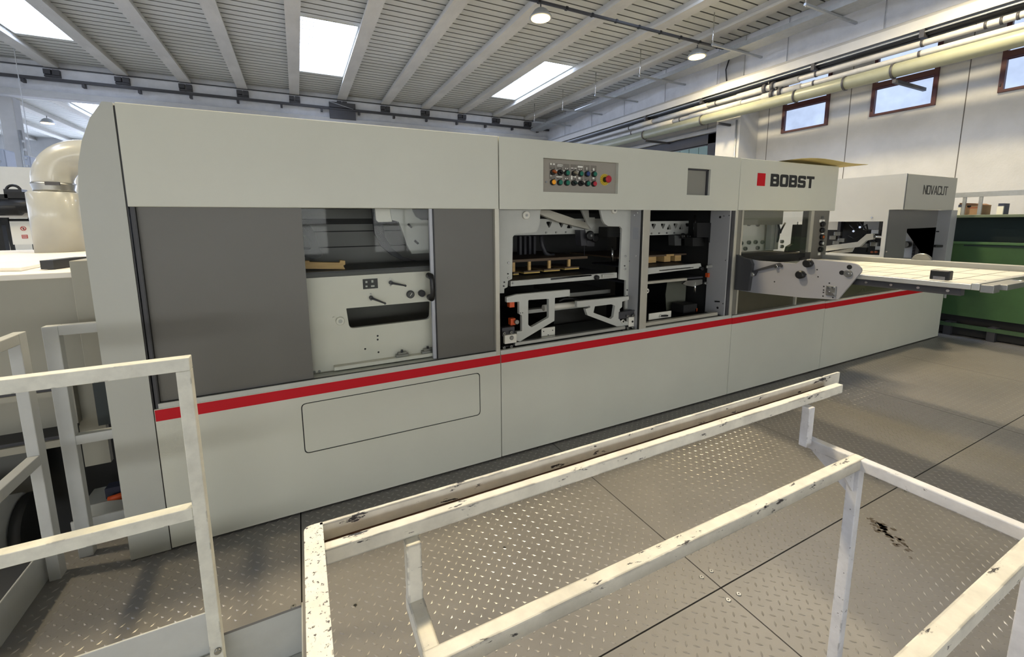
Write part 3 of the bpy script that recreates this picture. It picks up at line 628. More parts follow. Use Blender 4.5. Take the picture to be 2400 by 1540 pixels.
tube('chrome_rod',su,CHROME,[(rd[0][0],.3,rd[0][1]),(rd[1][0],.3,rd[1][1])],.011,12); tube('steel_rod',su,STEELD,[(rd[2][0],.5,rd[2][1]+.3),(rd[3][0],.5,rd[3][1])],.004,6)
rd=[(2.351,1.806),(2.354,1.602),(2.548,1.474),(2.55,1.326)]
tube('chrome_rod',su,CHROME,[(rd[0][0],.35,rd[0][1]),(rd[1][0],.35,rd[1][1])],.012,12); tube('chrome_rod',su,CHROME,[(rd[2][0],.3,rd[2][1]),(rd[3][0],.3,rd[3][1])],.008,10)
plate('drive_block',su,MID,[(2.154,1.605),(2.248,1.603),(2.255,1.501),(2.167,1.503)],.42,.5); plate('drive_block',su,VOID,[(2.273,1.583),(2.502,1.578),(2.485,1.492),(2.279,1.499)],.3,.4)
for q in [(2.232,1.599),(2.317,1.595)]: w_=disc('hand_wheel',su,BLACK,q,.028,.4,.37,bev=.006); disc('wheel_hub',w_,STEEL,q,.008,.371,.364)
plate('black_guard',su,BLACK,[(2.226,1.73),(2.434,1.728),(2.442,1.533),(2.406,1.534),(2.399,1.587),(2.237,1.59)],.22,.26,r=.006)
box('back_light_panel',su,MID,(.3,1.5,1.42),(1.1,1.53,1.74))
# curved pressing arms over the upper boards
pa=[(0.76,1.625),(0.772,1.533),(0.807,1.463),(0.853,1.437),(0.9,1.44)]
tube('pressing_arm',su,STEELD,[(q[0],.7,q[1]) for q in pa],.02,8)
for x in [(0.653,1.618),(0.705,1.617),(0.757,1.616),(0.81,1.614)]: box('pressing_finger',su,STEELD,(x[0]-.012,.9,1.40),(x[0]+.012,.95,x[1]))
# rails that carry the tool frames
rl=[(0.163,1.31),(1.191,1.315),(1.193,1.269),(0.163,1.27),(0.519,1.294),(0.519,1.309),(0.921,1.316),(0.921,1.302)]
fr=plate('tool_rail',su,INNER,[rl[0],rl[1],rl[2],rl[3]],.155,.19,holes=[[rl[4],rl[5],rl[6],rl[7]][::-1]])
box('rail_top',fr,STEELD,(rl[0][0],.19,rl[0][1]-.012),(rl[1][0],.9,rl[0][1]-.002)); plate('slot_backing',fr,MID,[rl[4],rl[7],rl[6],rl[5]],.183,.188)
q=[(0.961,1.288),(0.18,1.294),(1.063,1.295),(1.131,1.293)]
disc('star_knob',su,BLACK,q[0],.021,.156,.12,bev=.005,n=8); disc('rail_screw',su,STEEL,q[1],.008,.156,.148,n=10); bar('rail_latch',su,ALU,(q[2][0]-.04,.14,q[2][1]),(q[3][0]+.01,.14,q[3][1]),.012,.028,.002)
rl=[(1.504,1.325),(2.284,1.335),(2.3,1.289),(1.507,1.266),(1.735,1.29),(1.735,1.299),(2.187,1.306),(2.188,1.295)]
f2=plate('tool_rail',su,INNER,[rl[0],rl[1],rl[2],rl[3]],.2,.235,holes=[[rl[4],rl[5],rl[6],rl[7]][::-1]]); box('rail_top',f2,STEELD,(rl[0][0],.235,rl[0][1]-.012),(rl[1][0],.9,rl[0][1]-.002))
q=[(2.275,1.285),(2.395,1.299),(2.493,1.289),(2.428,1.208),(2.468,1.206),(2.259,0.869)]
disc('star_knob',su,BLACK,q[0],.020,.2,.165,bev=.005,n=8); bar('rail_latch',su,ALU,(q[1][0]-.05,.18,q[1][1]),(q[1][0]+.03,.18,q[1][1]+.004),.012,.026,.002); tube('latch_pin',su,CHROME,[(q[1][0]+.03,.18,q[1][1]),(q[2][0],.18,q[2][1])],.006,8)
box('sensor_block',su,ORANGE,(q[3][0]-.02,.2,q[3][1]-.022),(q[3][0]+.02,.24,q[3][1]+.022),.003); disc('sensor_knob',su,STEELD,q[4],.014,.19,.165)
box('sensor_block',su,ORANGE,(q[5][0]-.016,.2,q[5][1]-.018),(q[5][0]+.016,.24,q[5][1]+.018),.003)
# lower cradle arms in the left doorway
ca=plate('cradle_arm',su,INNER,fillet([(0.076,1.21),(0.161,1.224),(0.63,1.224),(0.631,1.172),(0.492,1.17),(0.489,0.989),(0.186,0.865),(0.153,0.876),(0.16,0.943),(0.203,0.942),(0.203,1.063),(0.18,1.075),(0.18,1.168),(0.076,1.172)],.004),.05,.08,holes=[fillet([(0.256,1.174),(0.437,1.168),(0.438,1.022),(0.282,0.961),(0.256,0.985)],[.008,.008,.012,.016,.012])])
for q in [(0.19,1.082),(0.208,1.082)]: disc('arm_screw',ca,BLACK,q,.004,.049,.052,n=8)
cb=plate('cradle_arm',su,INNER,fillet([(0.708,1.121),(1.246,1.116),(1.247,1.087),(1.176,1.077),(1.175,1.031),(1.15,1.016),(1.155,0.915),(1.248,0.895),(1.247,0.863),(1.127,0.867),(0.815,0.996),(0.792,1.051),(0.84,1.057),(0.839,1.073),(0.709,1.075)],.003),.06,.09,holes=[fillet([(0.887,1.064),(1.063,1.065),(1.099,1.048),(1.084,0.954),(1.056,0.939),(0.873,1.012)],[.004,.006,.006,.01,.01,.006])])
d_=[(1.18,0.907),(1.216,0.954),(1.305,0.935),(1.289,0.89)]
h_=disc('pivot_cap',cb,CREAM,d_[0],.016,.06,.045,bev=.003); disc('pivot_centre',h_,BLACK,d_[0],.009,.046,.043)
pass
box('cross_rail',su,INNER,([(0.4,1.037)][0][0],.3,[(0.4,1.006)][0][1]),(1.2,.36,[(0.4,1.037)][0][1]),.003); tube('cross_tube',su,CREAM,[([(0.48,1.065)][0][0],.2,[(0.48,1.065)][0][1]),([(0.832,1.062)][0][0],.2,[(0.48,1.065)][0][1])],.026,12)
box('table_plate',su,STEEL,([(0.794,1.127)][0][0],.3,[(0.794,1.108)][0][1]),(1.25,.9,[(0.794,1.145)][0][1]),.003)
tube('air_hose',su,BLACK,[(q[0],.18,q[1]) for q in [(0.618,1.112),(0.659,1.126),(0.731,1.124),(0.828,1.102)]],.008,8)
plate('waste_chute',su,mat('dark_chute',(44,43,38),.4,var=.1),[(0.743,1.003),(1.335,0.972),(1.337,0.73),(0.951,0.737),(0.744,0.84)],.45,.9)
box('floor_rail',su,ALU,([(0.136,0.836)][0][0],.035,.838),(1.20,.075,.865),.006); box('rail_bed',su,MID,(.03,.075,.832),(1.28,.4,.848))
q=[(0.405,0.927),(0.529,0.912),(0.53,0.838),(0.401,0.855)]
mp_=box('mount_plate',su,CREAM,(q[0][0],.1,.848),(q[1][0],.112,q[0][1]),.003)
for k in [(0.423,0.901),(0.506,0.9),(0.464,0.868)]: disc('mount_hole',mp_,BLACK,k,.005,.0995,.101,n=8)
for z0,q in zip((0,1,2),[(0.156,1.012),(0.148,1.148),(0.116,0.937)]):
    if z0<2:
        s_=box('sensor_block',su,ORANGE,(q[0]-.03,.085,q[1]-.026),(q[0]+.012,.13,q[1]+.026),.004)
        if z0==0: disc('sensor_knob',s_,STEEL,(q[0]+.012,q[1]),.018,.085,.06,bev=.004)
for q in [(0.045,0.948),(0.104,0.95),(0.044,0.84),(0.103,0.841),(1.218,0.951),(1.28,0.951),(1.222,0.843),(1.281,0.844)]: c_=disc('clamp_screw',su,STEEL,q,.011,.05,.028,n=12,bev=.002); disc('screw_socket',c_,BLACK,q,.005,.0285,.027,n=6)
q=[(0.037,0.985),(0.141,0.912),(0.032,0.823),(0.136,0.848),(1.15,0.992),(1.328,0.815)]
box('clamp_body',su,STEELD,(q[0][0],.05,q[1][1]+.01),(q[1][0],.09,q[0][1]),.003); box('clamp_body',su,BLACK,(q[2][0],.05,.834),(q[3][0],.09,q[3][1]),.003); 
k=[(1.141,0.991),(1.321,0.93),(1.243,0.935),(1.325,0.851),(1.18,0.865),(1.327,0.812),(1.282,0.895)]
box('clamp_body',su,STEELD,(k[0][0],.05,k[1][1]),(1.302,.09,k[0][1]),.003); cbk=box('clamp_body',su,CREAM,(k[2][0],.045,k[3][1]),(1.302,.08,k[2][1]),.003); disc('clamp_eye',cbk,BLACK,k[6],.009,.046,.042); box('clamp_body',su,BLACK,(k[4][0],.05,k[5][1]),(1.302,.09,k[4][1]),.003)
q=[(0.05,0.932),(0.147,0.867)]; pb_=box('pivot_block',su,CREAM,(q[0][0],.03,q[1][1]),(q[1][0],.06,q[0][1]),.003); k=[(0.103,0.909)][0]; disc('pivot_cap',pb_,STEEL,k,.016,.031,.02,bev=.003)
# lower part of the right doorway
q=[(1.53,1.204),(2.085,1.208),(2.087,1.178),(1.531,1.184),(2.351,1.209),(2.325,1.14)]
box('sheet_rail',su,ALUW,(q[0][0],.18,(q[2][1]+q[3][1])/2),(q[1][0],.22,(q[0][1]+q[1][1])/2),.003); box('sheet_bed',su,STEELD,(1.41,.22,q[0][1]-.02),(q[4][0],.8,q[0][1]-.004))
plate('rail_foot',su,STEEL,[(2.029,1.152),(2.075,1.179),(2.297,1.177),(2.301,1.132),(2.177,1.115),(2.079,1.131)],.18,.2); disc('foot_knob',su,STEEL,q[5],.016,.18,.155,bev=.003); tube('foot_pin',su,CHROME,[([(2.198,1.131)][0][0],.18,[(2.196,1.158)][0][1]),([(2.198,1.131)][0][0],.18,[(2.205,1.052)][0][1])],.009,8)
plate('hanging_sheet',su,mat('grey_green_sheet',(92,94,82),.6,var=.1),[(2.064,1.139),(2.336,1.134),(2.333,0.905),(2.317,0.86),(2.07,0.847),(2.047,1.014)],.4,.405)
d_=[(1.559,1.123)][0]; r_=disc('roller_cap',su,CREAM,d_,.022,.2,.16,bev=.003); disc('cap_centre',r_,STEELD,d_,.007,.1605,.157)
box('floor_rail',su,ALUW,(1.41,.035,.836),(2.36,.075,.868),.004)
q=[(1.549,0.927),(1.826,0.915),(1.83,0.855),(1.552,0.865)]
lp=box('latch_plate',su,CREAM,(q[0][0],.12,(q[2][1]+q[3][1])/2),(q[1][0],.13,(q[0][1]+q[1][1])/2),.002)
k=[(1.677,0.891),(1.761,0.873)]; bar('latch_grip',lp,BLACK,(k[0][0],.105,k[0][1]),(k[1][0],.105,k[0][1]-.006),.02,.014,.002); tube('latch_hook',lp,CHROME,[(k[0][0]-.005,.118,k[0][1]-.015),(k[0][0],.105,k[0][1]+.005),(k[0][0]+.03,.105,k[0][1]+.003)],.004,6)
box('rear_block',su,VOID,([(2.081,0.927)][0][0],.2,.85),([(2.268,0.909)][0][0],.35,[(2.092,0.935)][0][1]),.004)
# tool boards lying on the rails
def board(name,label,x0,x1,y0,y1,z,blocks,m,bm_):
    t=thing(name,((x0+x1)/2,y0,z),label,'board'); box('board_sheet',t,m,(x0,y0,z),(x1,y1,z+.022))
    for a,b,h in blocks:
        k=box('foam_pad',t,YPAD,(a,y0-.03,z-h-.022),(b,y0+.30,z-h-.012)); box('pad_backing',k,bm_,(a,y0-.032,z-h-.012),(b,y0+.30,z-h)); box('pad_stem',k,WOOD,((a+b)/2-.012,y0+.01,z-h),((a+b)/2+.012,y0+.03,z))
q=[(0.339,1.427),(1.102,1.424),(0.424,1.369),(0.579,1.37),(0.621,1.372),(0.783,1.373),(0.833,1.373),(0.986,1.372),(0.324,1.366),(0.374,1.368)]
board('stripping_board','brown stripping board with hanging yellow foam pads in the left doorway',.08,q[1][0],.45,1.3,q[1][1]-.005,[(q[2][0],q[3][0],.075),(q[4][0],q[5][0],.07),(q[6][0],q[7][0],.065),(q[8][0],q[9][0],.08)],BROWN,BROWN)
q=[(1.881,1.405),(2.433,1.4),(1.887,1.391),(2,1.386),(2.113,1.381),(2.201,1.378),(2.265,1.375),(2.356,1.371),(1.885,1.333),(2.346,1.329)]
t=thing('pallet_board',((q[0][0]+q[1][0])/2,.5,q[8][1]),'wooden board on pale wooden blocks in the right doorway','board')
box('board_sheet',t,BROWN,(1.5,.5,q[0][1]-.012),(q[1][0],1.3,q[0][1]+.004))
for a,b in ((2,3),(4,5),(6,7)): box('wooden_block',t,WOOD,(q[a][0],.5,q[8][1]),(q[b][0],.62,q[0][1]-.012))
box('board_label',t,WOOD,(q[4][0]+.02,.492,q[0][1]-.014),(q[5][0]+.04,.5,q[0][1]+.006))

# ================================================================== BLANKING UNIT (third module, logo on its head)
bu=thing('blanking_unit',(3.3,.05,0),'ivory blanking unit with red square and bold black lettering on its head, third machine module','machine')
box('head_panel',bu,IVORY,(2.5045,0,1.846),(4.148,.045,2.325),.004); box('head_housing',bu,IVORY,(2.51,.05,1.85),(4.146,1.2,2.31))
lq=[(2.75,2.199),(2.871,2.201),(2.878,2.079),(2.756,2.08),(2.958,2.201),(2.97,2.078),(3.698,2.202),(3.657,2.081)]
box('logo_square',bu,RED,((lq[0][0]+lq[3][0])/2,-.0015,(lq[2][1]+lq[3][1])/2),((lq[1][0]+lq[2][0])/2,.002,(lq[0][1]+lq[1][1])/2))
LX0,LX1=lq[4][0],lq[6][0]; LZ1=(lq[4][1]+lq[6][1])/2; LZ0=(lq[5][1]+lq[7][1])/2
def letter(bm,ch,x,z,w,h,t,tv,r,y0,y1):
    """upright block letters; t: thickness of uprights, tv: of level strokes"""
    A=lambda pts,holes=(),rr=r: addplate(bm,fillet([(x+a,z+b) for a,b in pts],rr,3),y0,y1,'Y',[[(x+a,z+b) for a,b in hh] for hh in holes])
    m=h/2
    if ch=='B': A([(0,0),(w,0),(w,m-.02*h),(w*.96,m),(w*.97,m+.02*h),(w*.97,h),(0,h)],[rrect(t,tv,w-t,m-tv*.42,r*.4,2),rrect(t,m+tv*.42,w-t*1.05,h-tv,r*.4,2)],[0,r,r*.5,0,r*.5,r,0])
    elif ch=='O': A(rect((0,0),(w,h)),[rrect(t,tv,w-t,h-tv,r*.4,3)])
    elif ch=='S': A([(0,0),(w,0),(w,m+tv/2),(t,m+tv/2),(t,h-tv),(w-t,h-tv),(w-t,h*.70),(w,h*.70),(w,h),(0,h),(0,m-tv/2),(w-t,m-tv/2),(w-t,tv),(t,tv),(t,h*.30),(0,h*.30)],(),[r,r,r,0,0,0,0,0,r,r,r,0,0,0,0,0])
    elif ch=='T': A([(w/2-t/2,0),(w/2+t/2,0),(w/2+t/2,h-tv),(w,h-tv),(w,h),(0,h),(0,h-tv),(w/2-t/2,h-tv)],(),0)
    elif ch=='U': A([(0,0),(w,0),(w,h),(w-t,h),(w-t,tv),(t,tv),(t,h),(0,h)],(),[r,r,0,0,0,0,0,0])
    elif ch=='C': A([(0,0),(w,0),(w,h*.28),(w-t,h*.28),(w-t,tv),(t,tv),(t,h-tv),(w-t,h-tv),(w-t,h*.72),(w,h*.72),(w,h),(0,h)],(),[r,r,0,0,0,0,0,0,0,0,r,r])
    elif ch=='N': A([(0,0),(t,0),(t,h*.72),(w-t,0),(w,0),(w,h),(w-t,h),(w-t,h*.28),(t,h),(0,h)],(),0)
    elif ch=='V': A([(w/2-t*.6,0),(w/2+t*.6,0),(w,h),(w-t,h),(w/2,h*.2),(t,h),(0,h)],(),0)
    elif ch=='A': A([(0,0),(t,0),(w*.28,h*.25),(w*.72,h*.25),(w-t,0),(w,0),(w/2+t*.6,h),(w/2-t*.6,h)],[[(x_,z_) for x_,z_ in ((w*.34,h*.36),(w*.66,h*.36),(w/2,h*.8))]],0)
def word(name,parent,m,s,x0,x1,z0,z1,gap,t,tv,r,y0,y1):
    bm=bmesh.new(); n=len(s); w=(x1-x0-gap*(n-1))/n
    for i,c in enumerate(s): letter(bm,c,x0+i*(w+gap),z0,w,z1-z0,w*t,(z1-z0)*tv,w*r,y0,y1)
    return fin(name,bm,m,parent)
INK=mat('logo_black',(26,27,28),.5)
word('logo_lettering',bu,INK,'BOBST',LX0,LX1,LZ0,LZ1,.012,.31,.235,.2,-.0015,.002)
box('base_housing',bu,VOID,(2.53,.05,.03),(4.15,1.5,.79)); box('lower_panel',bu,IVORY,(2.5295,0,.012),(4.147,.04,.803),.003)
box('red_stripe',bu,RED,(2.5295,-.0012,.737),(4.1475,.002,.799)); box('door_sill',bu,INNER,(2.53,.004,.803),(4.147,.10,.822))
box('side_post',bu,mat('grey_post',(112,110,102),.45),(2.514,.012,.83),(2.575,.10,1.846))
box('pane_stile',bu,ALUW,(2.578,.004,.83),(2.60,.03,1.845)); ps=[(3.723,1.841),(3.754,1.841)]
box('pane_stile',bu,ALUW,(ps[0][0]-.01,.004,1.40),(ps[0][0]+.045,.03,1.845)); box('window_pane',bu,GLASS,(2.60,.014,1.43),(ps[0][0]-.01,.018,1.845))
CP=mat('control_column_grey',(104,101,94),.45,var=.04)
cc=box('control_column',bu,CP,(ps[0][0]+.045,.006,1.30),(4.062,.12,1.846),.003)
for k,(q,c) in enumerate(zip([(3.922,1.701),(3.924,1.634),(3.933,1.562),(3.936,1.493),(3.928,1.424)],(BLACK,BLACK,CO,INNER,BLACK))):
    s_=disc('push_button',cc,BLACK,q,.030,.006,-.022,bev=.004); disc('button_cap',s_,c,(q[0]-.004,q[1]),.016,-.022,-.028)
    box('switch_flag',s_,BLACK,(q[0]+.028,-.006,q[1]-.014),(q[0]+.062,.006,q[1]+.016))
for q in [(3.926,1.775),(3.898,1.736),(3.954,1.736),(3.956,1.598),(3.93,1.374)]: box('symbol_plate',cc,LBW if q[1]<1.77 else MID,(q[0]-.022,.002,q[1]-.014),(q[0]+.022,.0055,q[1]+.014))
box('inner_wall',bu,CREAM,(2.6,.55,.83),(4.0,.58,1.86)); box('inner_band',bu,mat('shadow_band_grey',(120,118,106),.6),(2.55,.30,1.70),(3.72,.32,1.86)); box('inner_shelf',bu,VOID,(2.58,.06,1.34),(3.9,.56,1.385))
wq=[(3.479,1.708),(3.642,1.7),(3.365,1.487),(3.504,1.492),(3.626,1.493),(3.756,1.489),(3.446,1.421),(3.672,1.423),(4.137,1.485),(4.145,1.423),(4.019,1.421)]
for q in wq: b_=disc('wall_bolt',bu,STEEL,q,.024,.55,.52,n=12,bev=.004); disc('bolt_recess',b_,MID,q,.010,.521,.518,n=8)
for a in [(3.807,1.711),(3.893,1.711)]: box('guide_post',bu,INNER,(a[0]-.02,.46,1.40),(a[0]+.05,.52,a[1]),.003)
for L in ([(3.884,1.717),(3.927,1.645),(3.919,1.539),(3.905,1.487)],[(4.025,1.716),(3.961,1.631),(3.945,1.592)]): tube('air_hose',bu,MID,[(q[0],.45,q[1]) for q in L],.010,8)
plate('dark_guard',bu,mat('brown_grey_guard',(74,68,60),.5),[(3.895,1.697),(4.135,1.695),(4.174,1.382),(3.772,1.384),(3.794,1.447),(3.885,1.476)],.25,.29,r=.01)
box('low_panel',bu,OLIVE,(2.60,.06,.822),(4.147,.08,1.10)); box('low_backing',bu,VOID,(2.56,.30,1.05),(4.12,.32,1.36)); box('pane_stile',bu,ALUW,(3.62,.04,.822),(3.65,.06,1.08))

# ================================================================== DELIVERY UNIT (far right module)
du=thing('delivery_unit',(6.0,.05,0),'ivory delivery unit with thin condensed black lettering and two open bays, rightmost machine module','machine')
LIT=mat('light_side_paint',(162,164,165),.3,var=.04,scale=3.)
sq=[(0.189,1.717),(0.185,1.273),(0.31,1.773),(0.114,1.324)]
plate('side_panel',du,LIT,[(.0,1.87),(.0,2.318),(1.7,2.318),(1.7,1.12),(.14,1.12),(.14,1.87)],5.70,5.73,'X',[rect((sq[1][0],1.272),(1.25,1.72))])
for q in sq[2:]: disc('panel_bolt',du,CHROME,q,.010,5.70,5.69,'X',10)
box('head_panel',du,mat('head_grey_paint',(178,176,164),.4,var=.03),(5.714,0,1.868),(7.186,.05,2.316),.004); box('head_housing',du,LIT,(5.73,.05,1.88),(7.18,1.7,2.30))
box('side_cover',du,LIT,(7.14,.0,1.08),(7.335,.5,1.868),.003)
BAY=mat('grey_bay_paint',(112,110,108),.4,var=.05)
bq=[(6.257,1.616),(7.172,1.625),(7.214,1.102),(6.272,1.198)]
plate('bay_panel',du,BAY,[(5.72,1.08),(bq[0][0],1.08),(bq[0][0],bq[0][1]),(bq[1][0],bq[1][1]),(bq[1][0]+.02,1.08),(7.15,1.08),(7.15,1.87),(5.72,1.87)],.14,.17)
box('bay_column',du,mat('bay_column_grey',(140,138,140),.3,.2),(bq[1][0]+.02,.05,1.08),(bq[1][0]+.10,.14,1.80),.01)
for q in [(7.16,1.564),(7.168,1.494),(7.169,1.422)]: disc('push_button',du,BLACK,q,.022,.14,.10,bev=.004)
q=[(6.93,1.361),(7.305,1.349)]; bar('bay_handle',du,BLACK,(q[0][0],.06,q[0][1]),(q[1][0],.06,q[1][1]),.04,.035,.008)
nq=[(6.199,2.186),(6.907,2.203),(6.232,2.07),(6.905,2.079)]
word('logo_lettering',du,INK,'NOVACUT',nq[0][0]-.01,nq[1][0]+.01,nq[2][1],(nq[0][1]+nq[1][1])/2-.005,.006,.20,.13,.2,-.0015,.002)
# inside the bays
box('side_wall',du,LIT,(7.10,.17,1.0),(7.14,1.0,1.87))
XS=7.06
iq=[(0.492,1.545),(0.324,1.548),(0.29,1.549),(0.251,1.549),(0.333,1.157)]
box('bay_bright_view',du,mat('bay_view_white',(236,238,240),.5),(7.05,iq[1][0],1.0),(7.10,1.5,1.75))  # white panel standing in for the bright view through the bay
ch=box('chain_guide',du,STEELD,(7.0,iq[2][0],1.0),(7.05,iq[1][0],1.76))
for i in range(16): box('chain_link',ch,BLACK,(6.985,iq[2][0]+.005,1.04+.045*i),(7.0,iq[1][0]-.005,1.065+.045*i))
box('bay_strip',du,BAY,(7.0,iq[3][0],1.0),(7.05,iq[2][0],1.76)); box('bay_screen',du,VOID,(7.0,.18,1.0),(7.05,iq[3][0],1.80))
q=[(0.396,1.368)][0]; disc('bay_gauge',du,STEEL,q,.05,7.05,6.95,'X',16,.01)
# mechanism seen through the side opening
bk=[(1.393,1.709),(1.2,1.579),(1.147,1.708),(0.865,1.706),(0.655,1.585)]
box('back_cover',du,VOID,(6.90,.67,1.10),(6.94,1.55,1.80)); box('back_light',du,CREAM,(6.80,bk[1][0],bk[1][1]),(6.88,1.5,1.80)); box('side_box',du,LIT,(6.78,.67,bk[4][1]),(6.88,bk[3][0],1.80))
box('pillar_block',du,STEELD,(6.72,bk[2][0],1.2),(6.80,bk[1][0]-.01,1.80))
plate('swing_arm',du,CREAM,[(1.155,1.33),(0.709,1.415),(0.607,1.534),(0.532,1.543),(0.522,1.46),(0.606,1.438),(0.678,1.343),(1.147,1.247)],6.30,6.36,'X',r=.01)
q=[(0.541,1.498),(0.381,1.496)]; tube('arm_shaft',du,CHROME,[(6.33,q[0][0],q[0][1]),(6.33,q[1][0]-.05,q[1][1])],.022,12)
plate('lower_arm',du,CREAM,[(1.195,1.209),(0.929,1.283),(0.795,1.324),(0.822,1.252),(1.192,1.184)],6.40,6.44,'X')
for L in ([(0.845,1.689),(0.804,1.609),(0.727,1.669),(0.7,1.551)],[(0.949,1.506),(0.857,1.447),(0.762,1.51),(0.689,1.433)],[(0.626,1.455),(0.573,1.398),(0.547,1.282)],[(0.946,1.669),(0.87,1.588),(0.79,1.629)],[(0.689,1.433),(0.689,1.254)],[(0.814,1.709),(0.736,1.59),(0.574,1.573),(0.522,1.439),(0.527,1.244)]): tube('air_hose',du,BLACK,[(6.55,q[0],q[1]) for q in L],.012,8)
for q in [(1.087,1.525),(1.145,1.461),(1.024,1.423),(1.092,1.379),(0.598,1.379),(0.53,1.324),(0.726,1.354),(0.843,1.348),(0.6,1.563)]: box('valve_block',du,STEEL,(6.5,q[0]-.05,q[1]-.03),(6.56,q[0]+.04,q[1]+.03),.004)
for q in [(0.762,1.631),(0.84,1.57),(0.535,1.267),(0.582,1.264)]: disc('fitting',du,CHROME if q[1]>1.45 else CO,q,.016,6.47,6.44,'X',10)
box('table_plate',du,CREAM,(4.2,.10,1.10),(7.0,1.5,1.17)); box('base_housing',du,VOID,(4.15,.05,.03),(7.25,1.5,.79)); box('base_upper',du,OLIVE,(4.15,.06,.81),(7.2,.10,1.10))
box('lower_panel',du,IVORY,(4.1535,0,.012),(7.255,.04,.795),.003); box('end_panel',du,LIT,(7.235,.02,.02),(7.26,1.4,.795))
box('red_stripe',du,RED,(4.1535,-.0012,.732),(7.13,.002,.795)); box('door_sill',du,INNER,(4.1535,.004,.795),(7.25,.10,.812))
# ---- yellow sheet lying on the head of the blanking unit
ys=thing('yellow_sheet',(3.6,.1,2.326),'curled yellow cardboard sheet lying on top of the head with bold black lettering','cardboard sheet')
bm=bmesh.new(); n=10; V=[]
for i in range(n+1):
    u=i/n; x=3.10+1.28*u; z=2.328+.036*math.sin(math.pi*min(1,u*1.35))*(1-.6*u)+.010*u
    V.append([bm.verts.new((x,-.11-.05*u+.55*v,z+.004*v)) for v in (0,1)]+[bm.verts.new((x,-.11-.05*u+.55*v,z+.004*v+.003)) for v in (0,1)])
for a,b in zip(V,V[1:]):
    bm.faces.new((a[0],b[0],b[1],a[1])); bm.faces.new((a[2],a[3],b[3],b[2])); bm.faces.new((a[0],a[2],b[2],b[0])); bm.faces.new((a[1],b[1],b[3],a[3]))
fin('sheet_body',bm,mat('yellow_card',(204,184,118),.6),ys)

# ================================================================== PULLED-OUT RACK
rk=thing('pull_out_rack',(3.3,-.8,1.1),'pulled-out rack with grey bracket cheek and pale slatted stripping frame, jutting over the walkway','rack')
CHK=mat('grey_cheek_paint',(146,146,150),.42,var=.03); XC=2.58
ck=plate('bracket_cheek',rk,CHK,fillet([(0.039,1.421),(-0.043,1.389),(-0.185,1.376),(-0.514,1.376),(-0.547,1.407),(-0.606,1.425),(-0.73,1.421),(-0.892,1.416),(-0.943,1.412),(-0.989,1.369),(-0.844,1.116),(-0.591,1.092),(-0.155,1.071),(0.025,1.075)],[0,.02,.02,.02,.02,.02,.02,.03,.04,.06,.01,.02,.02,0]),XC,XC+.02,'X')
d1,d2=[(0.023,1.075),(-0.106,1.064)]
plate('hinge_block',rk,mat('dark_bracket',(66,66,68),.4),[(0.012,1.422),(-0.052,1.396),(-0.124,1.386),(-0.149,1.341),(-0.13,1.086),(0.007,1.08)],2.54,2.58,'X')
kq=[(-0.568,1.289),(-0.618,1.39),(-0.9,1.333),(-0.902,1.383),(-0.855,1.334),(-0.147,1.244),(-0.361,1.339),(-0.387,1.371)]
for q in kq[:2]: disc('cheek_knob',rk,BLACK,q,.034,XC,XC-.05,'X',18,.008)
c_=disc('cheek_cap',rk,STEEL,kq[2],.028,XC,XC-.015,'X',16,.003); disc('cap_screw',c_,CHROME,kq[2],.010,XC-.015,XC-.022,'X',8)
for q in kq[3:5]: disc('cheek_hole',rk,BLACK,q,.018,XC-.0008,XC+.001,'X',12)
a,b=kq[5],kq[7]
lv=plate('latch_lever',rk,STEELD,fillet([(-0.106,1.247),(-0.131,1.271),(-0.233,1.317),(-0.387,1.376),(-0.408,1.353),(-0.4,1.332),(-0.384,1.349),(-0.194,1.282),(-0.172,1.233),(-0.14,1.222)],.006),XC-.018,XC-.006,'X')
disc('lever_pivot',lv,CHROME,a,.022,XC-.004,XC-.030,'X',14,.003); disc('lever_stop',rk,CHROME,kq[6],.016,XC,XC-.03,'X',12,.003)
q=[(-0.762,1.222),(-0.831,1.231),(-0.836,1.142),(-0.766,1.131)]
fx=box('adjuster_plate',rk,STEEL,(XC-.012,min(q[0][0],q[1][0]),q[2][1]),(XC,max(q[0][0],q[1][0]),q[0][1]),.003)
for k in [(-0.783,1.206),(-0.814,1.211),(-0.817,1.159),(-0.784,1.175)]: disc('adjuster_screw',fx,CHROME,k,.010,XC-.012,XC-.024,'X',8)
for k in [(-0.74,1.209),(-0.741,1.179),(-0.741,1.16),(-0.741,1.129),(-0.777,1.241),(-0.812,1.128),(-0.679,1.341),(-0.691,1.283),(-0.597,1.294),(-0.646,1.392),(-0.344,1.199)]: disc('index_hole',rk,BLACK,k,.006,XC-.0008,XC+.001,'X',8)
# slatted frame
Y1=-1.56; ZT=1.345
box('near_rail',rk,ALU,(2.60,Y1,1.295),(2.66,-.2,1.33),.003); bar('near_rail_lower',rk,STEELD,(2.66,Y1+.05,1.27),(2.66,.1,1.27),.06,.05)
for k in range(8): disc('rail_bolt',rk,CHROME,(-1.45+.15*k,1.272),.009,2.63,2.622,'X',8)
fr_=[(3.849,-0.081),(3.488,-1.469)]
box('far_rail',rk,mat('rail_grey',(150,150,144),.5),(4.0,Y1,1.30),(4.10,.1,1.362),.003); box('front_rail',rk,ALU,(2.60,Y1-.04,1.295),(4.12,Y1,1.34),.003)
WS=mat('white_slat_board',(208,206,195),.55,var=.05,scale=5.)
yy=-1.545
while yy<-.02: box('slat',rk,WS,(2.665,yy,1.297),(3.995,yy+.165,1.317),.002); yy+=.172
for x in (3.05,3.5): box('slat_seam',rk,STEELD,(x,-1.54,1.3168),(x+.008,0,1.3178))
cq=[(2.873,-1.349),(2.846,-1.416)]
